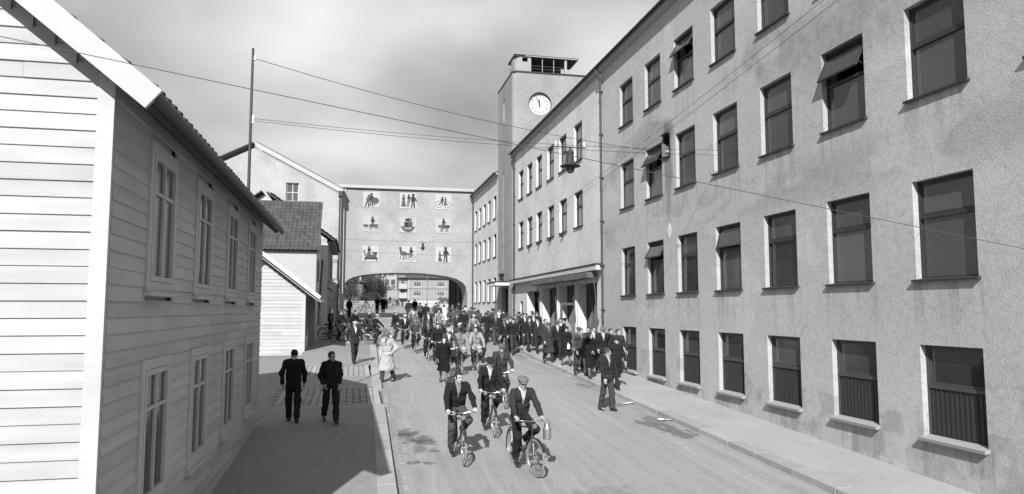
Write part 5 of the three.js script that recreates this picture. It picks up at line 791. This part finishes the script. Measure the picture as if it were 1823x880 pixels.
  if (o.hat === 'womanhat') add('hat', inHead((X, Y, Z) => Math.min(ell(X, Y - 0.09, Z + 0.015, 0.088, 0.06, 0.1), ell(X, Y - 0.06 - 0.1 * Z, Z + 0.01, 0.12, 0.011, 0.13))), cloth(0.02));
  t.scale.setScalar(o.ride ? 1 : S); t.rotation.order = 'YXZ';
  return t;
}
const lods = { near: { body: 0.02, cloth: 0.0125, head: 0.006, hand: 0.0048 }, mid: { body: 0.03, cloth: 0.019, head: 0.01, hand: 0.0085 }, far: { body: 0.04, cloth: 0.028, head: 0.015, hand: 0.013 }, tiny: { body: 0.05, cloth: 0.04, head: 0.02, hand: 0.02 } };
const lodAt = (d) => (d < 23 ? lods.near : d < 37 ? lods.mid : d < 62 ? lods.far : lods.tiny);
function tell(v) { return v < 0.028 ? 'black' : v < 0.05 ? 'dark' : v < 0.1 ? 'dark grey' : v < 0.2 ? 'mid grey' : v < 0.45 ? 'light' : 'white'; }
function describe(o, place) {
  const g = { jacket: 'jacket', coat: 'long coat', shirt: 'work shirt', dress: 'knee length coat', blouse: 'blouse' }[o.gar], h = { hair: 'bare headed', womanhair: 'bare headed', cap: 'in flat cap', darkcap: 'in dark cap', lightcap: 'in pale cap', fedora: 'in brimmed hat', womanhat: 'in small hat' }[o.hat];
  const w = ['dress', 'blouse'].includes(o.gar), extra = w || o.gar === 'shirt' ? '' : o.shirt > 0.3 && Math.abs(o.heading) < 90 ? ' over white shirt' : ` and ${tell(o.trous)} trousers`;
  return `${w ? 'woman' : 'man'} ${h}, ${tell(o.tone)} ${g}${extra}, ${o.place ?? place}`;
}
function stand(o) { const t = person(o); t.position.set(o.x, roadside(o.x, o.d), -o.d); t.rotation.y = THREE.MathUtils.degToRad(o.heading); return t; }
const walkers = [
  [7.05, 19.64, 'walk', 20, 'jacket', .035, .07, 'hair', 1.76],
  [8.48, 22.74, 'walk', 8, 'shirt', .03, .035, 'darkcap', 1.72],
  [9.67, 25.7, 'walk', 5, 'shirt', .045, .05, 'hair', 1.76],
  [9.76, 26.83, 'walk', 60, 'jacket', .03, .05, 'hair', 1.74],
  [9.31, 26.39, 'walk', 0, 'jacket', .03, .05, 'cap', 1.8],
  [9.22, 27.27, 'walk', 5, 'jacket', .05, .05, 'hair', 1.76],
  [9.27, 28.05, 'walk', 0, 'coat', .06, .05, 'hair', 1.7],
  [8.45, 25.32, 'walk', 4, 'dress', .018, .1, 'womanhair', 1.66],
  [8.35, 26.12, 'walk', 6, 'jacket', .07, .085, 'hair', 1.76],
  [8.76, 27.7, 'walk', 0, 'jacket', .13, .06, 'cap', 1.74],
  [8.65, 29.06, 'walk', 5, 'dress', .022, .12, 'womanhat', 1.62],
  [9.34, 32.32, 'walk', 0, 'jacket', .025, .04, 'hair', 1.8],
  [9.85, 33.3, 'stand', 165, 'jacket', .22, .08, 'darkcap', 1.74],
  [8.92, 31.34, 'walk', 3, 'jacket', .03, .04, 'cap', 1.72],
  [8.29, 30.56, 'walk', 5, 'coat', .055, .05, 'cap', 1.72],
  [8.88, 33.32, 'walk', 0, 'jacket', .05, .05, 'hair', 1.72],
  [8.75, 34.34, 'walk', 2, 'jacket', .045, .04, 'darkcap', 1.8],
  [8.46, 34.92, 'walk', 2, 'jacket', .03, .045, 'hair', 1.72],
  [9.41, 37.75, 'walk', 0, 'jacket', .035, .05, 'hair', 1.74],
  [9.84, 39.78, 'walk', 10, 'jacket', .05, .05, 'cap', 1.74],
  [9.85, 38.77, 'walk', -5, 'jacket', .06, .06, 'cap', 1.76],
  [9.04, 38.26, 'walk', 2, 'jacket', .04, .06, 'hair', 1.72],
  [8.97, 38.88, 'walk', 5, 'dress', .06, .1, 'womanhair', 1.62],
  [9.85, 41.11, 'walk', 0, 'dress', .07, .1, 'womanhair', 1.66],
  [9.39, 40.21, 'walk', 5, 'dress', .05, .1, 'womanhat', 1.66],
  [9.05, 39.67, 'walk', 170, 'coat', .05, .05, 'cap', 1.76],
  [8.37, 37.64, 'walk', 20, 'jacket', .12, .06, 'cap', 1.72],
  [7.65, 34.84, 'walk', 5, 'shirt', .025, .06, 'hair', 1.76],
  [7.32, 35.42, 'walk', 5, 'jacket', .025, .045, 'cap', 1.76],
  [7.6, 36.0, 'walk', 0, 'jacket', .03, .05, 'cap', 1.82],
  [7.93, 36.92, 'walk', 10, 'jacket', .06, .06, 'cap', 1.74],
  [7.78, 40.02, 'walk', 5, 'jacket', .035, .09, 'cap', 1.74],
  [9.05, 44.0, 'walk', 180, 'jacket', .055, .05, 'hair', 1.74],
  [9.0, 45.16, 'stand', 30, 'blouse', .62, .1, 'womanhair', 1.66],
  [8.28, 43.5, 'walk', 178, 'coat', .075, .06, 'fedora', 1.76],
  [8.2, 44.78, 'walk', 180, 'jacket', .07, .06, 'hair', 1.76],
  [7.48, 41.38, 'walk', 183, 'jacket', .025, .05, 'cap', 1.74],
  [8.01, 47.24, 'walk', 180, 'dress', .09, .12, 'womanhair', 1.68],
  [8.21, 50.1, 'walk', 182, 'jacket', .08, .07, 'cap', 1.74],
  [8.05, 50.72, 'walk', 180, 'jacket', .12, .2, 'hair', 1.8],
  [6.91, 42.18, 'walk', 176, 'jacket', .03, .05, 'hair', 1.72],
  [5.93, 35.84, 'walk', 0, 'coat', .085, .06, 'cap', 1.72],
  [5.6, 31.8, 'walk', 5, 'jacket', .04, .06, 'cap', 1.74],
  [8.08, 53.44, 'walk', 180, 'jacket', .3, .08, 'cap', 1.74],
  [7.39, 50.2, 'walk', 180, 'jacket', .06, .06, 'cap', 1.72],
  [6.58, 44.22, 'walk', 182, 'jacket', .025, .08, 'cap', 1.78],
  [6.94, 49.71, 'walk', 178, 'coat', .07, .05, 'cap', 1.74],
  [6.62, 49.17, 'walk', 180, 'jacket', .1, .06, 'cap', 1.72],
  [8.28, 58.28, 'walk', 180, 'jacket', .03, .04, 'hair', 1.74],
  [5.22, 40.92, 'walk', -80, 'jacket', .08, .06, 'cap', 1.7],
  [5.83, 41.58, 'walk', -70, 'jacket', .035, .05, 'cap', 1.7],
  [4.72, 32.92, 'walk', 10, 'jacket', .09, .05, 'lightcap', 1.74],
  [4.19, 31.82, 'walk', 5, 'coat', .09, .06, 'cap', 1.72],
  [6.89, 56.82, 'walk', 180, 'dress', .62, .12, 'womanhair', 1.66],
  [6.19, 54.56, 'walk', 178, 'coat', .06, .05, 'cap', 1.76],
  [6.63, 60.34, 'walk', 180, 'jacket', .09, .06, 'cap', 1.72],
  [5.35, 55.58, 'walk', 180, 'jacket', .03, .05, 'hair', 1.74],
  [5.68, 70.38, 'walk', 180, 'jacket', .012, .02, 'hair', 1.76],
  [4.61, 63.74, 'walk', 182, 'jacket', .04, .1, 'cap', 1.8],
  [3.89, 33.64, 'walk', 5, 'jacket', .03, .05, 'cap', 1.74],
  [4.19, 42.14, 'walk', 0, 'jacket', .035, .05, 'cap', 1.74],
  [3.12, 25.7, 'walk', -3, 'dress', .016, .12, 'womanhair', 1.64],
  [2.39, 80.66, 'stand', 185, 'jacket', .01, .012, 'darkcap', 1.78],
  [3.12, 82.34, 'stand', 175, 'coat', .008, .012, 'darkcap', 1.84],
  [5.13, 121.16, 'walk', 180, 'coat', .12, .1, 'cap', 1.72],
  [7.63, 148.54, 'walk', 180, 'coat', .16, .12, 'hair', 1.72],
  [8.47, 150.4, 'walk', 0, 'jacket', .025, .03, 'hair', 1.72],
  [9.25, 145.4, 'walk', 0, 'jacket', .04, .06, 'hair', 1.74],
  [7.61, 162.56, 'walk', 180, 'jacket', .03, .05, 'hair', 1.74],
  [5.63, 211.2, 'walk', 180, 'jacket', .03, .04, 'hair', 1.74],
  [10.26, 227.32, 'walk', 0, 'jacket', .03, .04, 'hair', 1.74],
  [11.22, 227.5, 'walk', 0, 'dress', .08, .1, 'womanhair', 1.66],
  [14.09, 257.98, 'walk', 180, 'coat', .1, .1, 'hair', 1.74],
  [7.38, 202.32, 'walk', 180, 'coat', .04, .05, 'hair', 1.74],
  [11.07, 150.48, 'walk', 180, 'jacket', .03, .05, 'hair', 1.74],
  [-.54, 18.6, 'walk', 12, 'shirt', .03, .035, 'hair', 1.76],
  [-1.46, 18.9, 'walk', 185, 'jacket', .025, .03, 'hair', 1.76],
  [.02, 31.08, 'walk', 20, 'jacket', .04, .04, 'lightcap', 1.76],
  [1.16, 26.26, 'walk', -35, 'coat', .32, .07, 'cap', 1.78],
  [-1.37, 43.64, 'stand', 110, 'jacket', .02, .03, 'cap', 1.74],
  [-.5, 69.04, 'stand', 150, 'jacket', .02, .03, 'hair', 1.76],
];
const special = {   // the ones near enough to need their own words and gestures, by row
  0: { label: 'bare headed young man in dark jacket stepping off the right kerb, looking back', look: 1.15, shirt: 0.3, leadLeft: true, amp: 0.45, hands: [[0.24, 0.86, 0.0], [-0.25, 0.9, 0.18]] },
  1: { label: 'man in dark cap and buttoned dark work shirt leading the walkers on the right pavement', leadLeft: false },
  2: { label: 'curly haired man in dark grey work shirt walking beside the basement windows' },
  4: { label: 'man in flat cap and open dark jacket over pale shirt by the near downpipe', shirt: 0.4 },
  7: { label: 'woman in black knee length coat, bare headed, hands joined, on right pavement', hands: [[0.03, 1.02, 0.2], [-0.03, 1.0, 0.2]] },
  8: { label: 'bare headed man in unbuttoned mid grey suit striding at the right kerb', shirt: 0.12 },
  10: { label: 'woman in small black hat holding a white can in front of her', hands: [[0.04, 1.02, 0.2], [-0.04, 1.0, 0.2]] },
  11: { label: 'tall bare headed man in black jacket with white collar before the shop', shirt: 0.55 },
  12: { label: 'man in pale jacket and black cap turned towards the shop entrance' },
  14: { label: 'man in flat cap and long dark grey belted coat on the right pavement' },
  16: { label: 'tall man in dark cap and jacket open over a pale front', shirt: 0.5 },
  27: { label: 'bare headed man in black work shirt and mid grey trousers walking on the road' },
  28: { label: 'man in flat cap with black jacket walking on the road near right kerb' },
  33: { label: 'woman in white blouse standing before the tower entrance' },
  34: { label: 'man in brimmed hat and dark grey long coat walking away' },
  53: { label: 'woman in long white coat walking away towards the arch' },
  61: { label: 'bare headed woman in black coat walking on the road among cyclists', look: 0.1, skin: 0.5 },
  62: { label: 'black uniformed man standing in the shadow beyond the arch', hands: [[0.1, 1.0, -0.14], [-0.1, 1.0, -0.14]] },
  63: { label: 'man in black long overcoat standing in the shadow beyond the arch' },
  75: { label: 'bare headed man in dark work clothes, hands in pockets, on shaded left pavement', hands: [[0.19, 0.93, 0.07], [-0.19, 0.93, 0.07]], pole: [0.45, 0, -1], nod: 0.12, leadLeft: true },
  76: { label: 'man in black jacket walking away close to the white clapboard house' },
  77: { label: 'man in pale cap and dark suit walking on the left pavement', shirt: 0.55 },
  78: { label: 'man in pale overcoat and flat cap stepping off the left kerb', hands: [[0.22, 1.0, 0.08], [-0.24, 0.82, 0.1]], pole: [1, 0, -0.4], look: 0.5, leadLeft: false },
  79: { label: 'dark figure in cap standing with bicycles outside the tiled roof house' },
  80: { label: 'dark bare headed figure standing inside the left end of the arch' },
};
walkers.forEach(([x, d, pose, heading, gar, tone, trous, hat, h], i) => {
  const place = d > 100 ? 'far beyond the arch' : d > 62 ? 'at the arch' : x > 8.2 ? (d < 36 ? 'on pavement by shop' : 'on pavement near tower') : heading > 90 || heading < -90 ? 'walking away in crowd' : 'coming along the road';
  const o = { x, d, pose, heading, gar, tone, trous, hat, h, seed: 100 + i * 13, lod: lodAt(d), shirt: (i * 7) % 11 < 6 ? 0.45 : 0.12, look: (hash3(i, 3, 1) - 0.5) * 1.2, nod: 0.02 + 0.2 * hash3(i, 4, 1), ...special[i] };
  if (!special[i]) { o.h *= 0.96 + 0.07 * hash3(i, 5, 1); o.heading += (hash3(i, 6, 1) - 0.5) * 26; o.lean = (hash3(i, 7, 1) - 0.35) * 0.1; const g = hash3(i, 8, 1); if (g < 0.2) { o.hands = [[0.19, 0.93, 0.08], [-0.19, 0.93, 0.08]]; o.pole = [0.5, 0, -1]; } else if (g < 0.32) o.hands = [[0.24, 0.9, 0.02], [-0.12, 1.08, 0.22]]; else if (g < 0.4) o.hands = [[0.1, 1.0, -0.15], [-0.1, 1.0, -0.15]]; }
  if (!o.label) { o.label = describe(o, place); o.group = 'people ' + place; }
  stand(o);
});
// cyclists: a bicycle and its rider share place and heading
function rider(x, d, deg, o) {   // x, d: front wheel contact
  const th = THREE.MathUtils.degToRad(deg), bx = x - 0.65 * Math.sin(th), bd = d + 0.65 * Math.cos(th), phase = o.phase ?? 0.6;
  const bk = bicycle(o.bike, bx, bd, th, { phase, steer: o.steer, tone: o.bikeTone, lamp: o.lamp, rack: o.rack, group: o.bikeGroup });
  const t = person({ ride: true, seed: o.seed, lod: lodAt(bd), phase, gar: 'jacket', tone: 0.03, trous: 0.04, hat: 'cap', ...o }); t.position.copy(bk.position); t.rotation.copy(bk.rotation); return bk;
}
rider(3.36, 13.38, 9, { seed: 901, label: 'cyclist in flat cap and open dark jacket, milk can on his handlebar', bike: 'bicycle with a milk can hanging from its handlebar, leading the riders', phase: 0.25, steer: 0.1, tone: 0.045, trous: 0.025, shirt: 0.45, capTone: 0.12, look: -0.1, nod: 0.12, lean: 0.26, lamp: true });
rider(2.16, 14.42, 3, { seed: 902, label: 'bare headed young cyclist in black jacket glancing to his left', bike: 'bicycle of the bare headed young rider in front', phase: 0.15, steer: -0.06, tone: 0.022, trous: 0.09, shirt: 0.2, hat: 'hair', hair: 0.03, look: 0.45, nod: 0.14, lean: 0.3 });
rider(3.24, 16.86, -1, { seed: 903, label: 'cyclist in black cap and dark suit riding just behind the front pair', bike: 'bicycle of the dark suited rider behind the front pair', phase: 0.1, tone: 0.026, trous: 0.03, shirt: 0.45, hat: 'darkcap', nod: 0.12, lean: 0.26 });
rider(4.24, 20.46, -4, { seed: 904, label: 'cyclist in flat cap and buttoned dark grey jacket, one behind the black cap', bike: 'bicycle partly hidden behind the dark suited rider', phase: 2.2, tone: 0.055, trous: 0.05, shirt: 0.1, hat: 'cap', lean: 0.22 });
rider(4.09, 27.82, -2, { seed: 905, label: 'cyclist in light belted coat and dark cap beside the walking woman', bike: 'bicycle of the light coated rider in dark cap', phase: 0.8, gar: 'coat', tone: 0.2, trous: 0.1, hat: 'darkcap', nod: 0.2, lean: 0.36 });
rider(4.77, 28.22, -3, { seed: 906, label: 'bare headed cyclist in light belted coat looking back', bike: 'bicycle of the bare headed rider in light coat', phase: 1.5, gar: 'coat', tone: 0.24, trous: 0.09, hat: 'hair', hair: 0.012, look: -1.0, lean: 0.3 });
rider(2.99, 35.96, -2, { seed: 907, label: 'cyclist in flat cap and mid grey zipped jacket at the outer left of the riders', bike: 'bicycle of the grey jacketed rider at the outer left', phase: 0.5, tone: 0.1, trous: 0.04, shirt: 0.12, lean: 0.22 });
rider(3.3, 32.72, -2, { seed: 908, label: 'cyclist in flat cap and dark jacket on a bicycle with pale headlamp', bike: 'bicycle with pale headlamp in the middle of the riders', phase: 0.3, tone: 0.03, lean: 0.24 });
rider(3.5, 30.5, -1, { seed: 909, label: 'bare headed cyclist in dark pullover with dark hair among the riders', bike: 'bicycle of the bare headed rider in dark pullover', phase: 0.0, gar: 'shirt', tone: 0.03, trous: 0.06, hat: 'hair', hair: 0.012, lean: 0.28 });
rider(3.6, 27.6, -2, { seed: 910, label: 'cyclist in pale striped cap behind the walking woman', bike: 'bicycle half hidden behind the walking woman', phase: 1.2, tone: 0.08, trous: 0.05, hat: 'lightcap', lean: 0.26, nod: 0.25 });
rider(2.6, 38.4, -4, { seed: 911, label: 'cyclist in pale cap and dark jacket, last on the left of the riders', bike: 'bicycle furthest back on the left of the riders', phase: 0.9, tone: 0.035, hat: 'lightcap', shirt: 0.5 });
rider(5.1, 58.6, 178, { seed: 912, label: 'cyclist in dark grey jacket riding away towards the arch', bike: 'bicycle ridden away towards the arch', phase: 0.4, tone: 0.09, hat: 'cap' });
rider(7.1, 52.5, 4, { seed: 913, label: 'cyclist in dark jacket riding through the far crowd', bike: 'bicycle in the far crowd before the arch', phase: 0.4, tone: 0.05, hat: 'cap' });
rider(6.35, 38.2, 2, { seed: 914, label: 'cyclist in pale cap and mid grey jacket behind the walkers on the road', bike: 'bicycle behind the walkers on the road', phase: 0.7, tone: 0.17, hat: 'lightcap', shirt: 0.5 });
rider(5.2, 44.6, 3, { seed: 915, label: 'bare headed cyclist in light grey coat in the middle of the far crowd', bike: 'bicycle in the middle of the far crowd', phase: 0.2, gar: 'coat', tone: 0.22, hat: 'hair' });
rider(3.75, 47.5, -3, { seed: 916, label: 'cyclist in dark cap and mid grey jacket following the riders', bike: 'bicycle following behind the other riders', phase: 1.1, tone: 0.17, hat: 'darkcap' });
// bicycles with their owners on the left, outside the tiled roof house
const lean = (x, d, deg, o) => rider(x, d, deg, o);
lean(2.95, 42.4, 62, { seed: 921, label: 'cyclist in pale cap and black jacket crossing the road sideways', bike: 'pale framed bicycle standing sideways across the road', bikeTone: 0.2, phase: 0.3, tone: 0.025, trous: 0.05, hat: 'lightcap', lean: 0.18, steer: 0.2 });
lean(1.75, 39.6, 75, { seed: 922, label: 'bald looking man in dark jacket bending over his bicycle by left kerb', bike: 'bicycle by the left kerb with a rider bending over', phase: 0.5, tone: 0.03, hat: 'lightcap', capTone: 0.35, lean: 0.42, steer: -0.2 });
lean(1.3, 41.4, 60, { seed: 923, label: 'bare headed cyclist in dark grey jacket waiting behind the left kerb', bike: 'bicycle waiting behind the left kerb', phase: 1.0, tone: 0.06, hat: 'hair', hair: 0.15, lean: 0.36 });
lean(0.55, 42.2, 70, { seed: 924, label: 'dark cyclist leaning forward on his bicycle at the edge of the shade', bike: 'dark bicycle at the edge of the shade', phase: 0.7, tone: 0.018, hat: 'hair', lean: 0.5 });
lean(-0.2, 41.0, 65, { seed: 925, label: 'cyclist in cap reaching for his handlebar in the shade of the houses', bike: 'black bicycle in the shade of the houses', phase: 0.2, tone: 0.02, hat: 'cap', lean: 0.34 });
bicycle('black bicycle parked against the tiled roof house', -1.35, 42.6, 1.0, { lean: 0.06 }); bicycle('black bicycle parked behind the waiting cyclists', 0.2, 44.2, 1.2, { lean: -0.05, steer: 0.3 });
// ---------------------------------------------------------------- things carried, wires, lamps, litter
{ // milk can on the leading rider's handlebar
  const th = THREE.MathUtils.degToRad(9), lx = 0.36, lz = 0.4, bx = 3.36 - 0.65 * Math.sin(th), bd = 13.38 + 0.65 * Math.cos(th), x = bx + lx * Math.cos(th) + lz * Math.sin(th), z = -bd - lx * Math.sin(th) + lz * Math.cos(th), y = ground(-z) + 0.63;
  const t = thing('milk_can', 'shiny metal milk can hanging from the leading bicycle', 'can', [x, y, z]), alu = mat(0.4, 0.38, { metalness: 0.8 });
  part('can_body', new THREE.LatheGeometry([[0, 0], [0.075, 0], [0.08, 0.01], [0.08, 0.19], [0.074, 0.215], [0.052, 0.245], [0.05, 0.265]].map(([a, b]) => new THREE.Vector2(a, b)), 28), alu, t);
  part('lid', new THREE.LatheGeometry([[0.055, 0.262], [0.057, 0.285], [0.045, 0.3], [0.012, 0.306], [0.012, 0.322], [0, 0.322]].map(([a, b]) => new THREE.Vector2(a, b)), 24), alu, t);
  part('bail_handle', tube([V(-0.055, 0.25, 0), V(-0.06, 0.33, 0), V(-0.045, 0.385, -0.02), V(0.045, 0.33, 0), V(0.055, 0.25, 0)], 0.004, 20, 6), ironMetal, t);
}
{ const d = 29.06 - 0.26, t = thing('white_can', 'small white enamel can held by the woman in the black hat', 'can', [8.67, roadside(8.67, d) + 0.72, -d]); part('can_body', new THREE.CylinderGeometry(0.06, 0.065, 0.17, 20).translate(0, 0.085, 0), mat(0.65, 0.4), t); part('lid', new THREE.CylinderGeometry(0.045, 0.062, 0.03, 20).translate(0, 0.186, 0), mat(0.6, 0.4), t); part('handle', new THREE.TorusGeometry(0.06, 0.004, 6, 20, Math.PI).translate(0, 0.17, 0), ironMetal, t); }
function wire(label, a, b, sag, r = 0.006, tone = 0.03) { const m = part(numbered('overhead_wire'), tube(Array.from({ length: 9 }, (_, k) => { const t = k / 8; return a.clone().lerp(b, t).add(V(0, -sag * 4 * t * (1 - t), 0)); }), r, 40, 5), mat(tone, 0.7), scene); m.userData = { label, category: 'wire' }; return m; }
wire('high overhead wire crossing the street above the lamp', V(-2.6, 9.95, -18.4), V(10.42, 9.15, -22.9), 0.28, 0.008);
wire('upper of the paired lamp wires across the street', V(-2.6, 8.42, -18.4), V(10.42, 8.3, -18.7), 0.16);
wire('lower of the paired lamp wires across the street', V(-2.6, 8.34, -18.3), V(10.42, 8.2, -18.9), 0.16);
wire('thick telephone cable crossing the foreground high above the road', V(-2.6, 5.62, -5.5), V(10.4, 3.62, -5.5), 0.02, 0.0032, 0.05);
wire('thin wire running from tower towards the near factory block', V(10.3, 8.2, -53.5), V(10.3, 10.9, -12), 0.25, 0.006);
wire('thin wire strung across the street before the arch', V(-1.5, 9.1, -56), V(10.4, 8.95, -54.3), 0.12, 0.009);
wire('second thin wire strung across the street before the arch', V(-1.5, 8.6, -60), V(10.4, 8.1, -58), 0.12, 0.009);
function streetLamp(label, x, y, z, k = 1) {
  const t = thing('hanging_street_lamp', label, 'lamp', [x, y, z]); t.scale.setScalar(k);
  part('crossbar', [rod(V(-0.37, 0, 0), V(0.37, 0, 0), 0.014), rod(V(0, 0, 0), V(0, -0.1, 0), 0.02)], darkMetal, t);
  for (const s of [-0.34, 0.34]) part('insulator', new THREE.LatheGeometry([[0, 0], [0.018, 0], [0.022, 0.03], [0.015, 0.045], [0.02, 0.06], [0.018, 0.1], [0.008, 0.115], [0, 0.115]].map(([a, b]) => new THREE.Vector2(a, b)), 16).translate(s, 0.012, 0), mat(0.7, 0.25), t);
  part('housing', new THREE.LatheGeometry([[0.0, -0.06], [0.045, -0.07], [0.085, -0.1], [0.095, -0.14], [0.075, -0.17], [0.085, -0.2], [0.09, -0.3], [0.105, -0.36], [0.15, -0.4], [0.23, -0.43], [0.235, -0.445], [0.12, -0.45], [0.0, -0.45]].map(([a, b]) => new THREE.Vector2(a, b)), 32), mat(0.022, 0.7), t);
  part('bowl', new THREE.LatheGeometry([[0.1, -0.45], [0.105, -0.5], [0.085, -0.56], [0.045, -0.6], [0, -0.61]].map(([a, b]) => new THREE.Vector2(a, b)), 24), mat(0.05, 0.3), t);
  return t;
}
streetLamp('dark bell shaped street lamp hung on wires over the road', 5.68, 8.14, -18.6, 1.2);
streetLamp('small street lamp hung on wires before the arched bridge', 5.0, 8.85, -55);
{ const t = thing('roof_mast', 'iron mast with insulators on the roof of the near clapboard house', 'mast', [-2.6, 5.6, -18.4]); part('tube', rod(V(0, 0, 0), V(0, 4.6, 0), 0.04, 0.03), ironMetal, t); for (const y of [2.75, 2.85, 4.35]) part('insulator', new THREE.CylinderGeometry(0.03, 0.04, 0.1, 12).translate(0.06, y, 0), mat(0.7, 0.3), t); }
[[8.06, 20.6, 0.4, 0.17, 0.3], [8.08, 18.05, 0.42, 0.13, -0.4], [7.2, 15.3, 0.1, 0.07, 0.2], [6.2, 24.4, 0.1, 0.08, 1], [8.0, 34.4, 0.3, 0.14, 0.1], [7.9, 33.9, 0.14, 0.1, 0.9], [8.05, 26.6, 0.1, 0.08, 0.4], [8.02, 29.3, 0.12, 0.07, 1.4]].forEach(([x, d, w, l, a], k) => {
  const g = new THREE.PlaneGeometry(w, l, 6, 4), p = g.attributes.position; for (let i = 0; i < p.count; i++) p.setZ(i, 0.02 + 0.03 * vnoise(p.getX(i) * 18 + k * 5, p.getY(i) * 18)); g.rotateX(-Math.PI / 2); g.computeVertexNormals();
  const m = part(numbered('paper_scrap'), g, mat(0.62, 0.9, { side: THREE.DoubleSide }), scene); m.position.set(x, ground(d) + 0.004, -d); m.rotation.y = a; m.userData = { label: 'crumpled white paper scrap lying in the right gutter', category: 'litter', group: 'paper scraps along the right gutter' };
});
scene.traverse((o) => { if (o.isMesh) { o.castShadow = true; o.receiveShadow = true; } });
renderer.render(scene, camera);
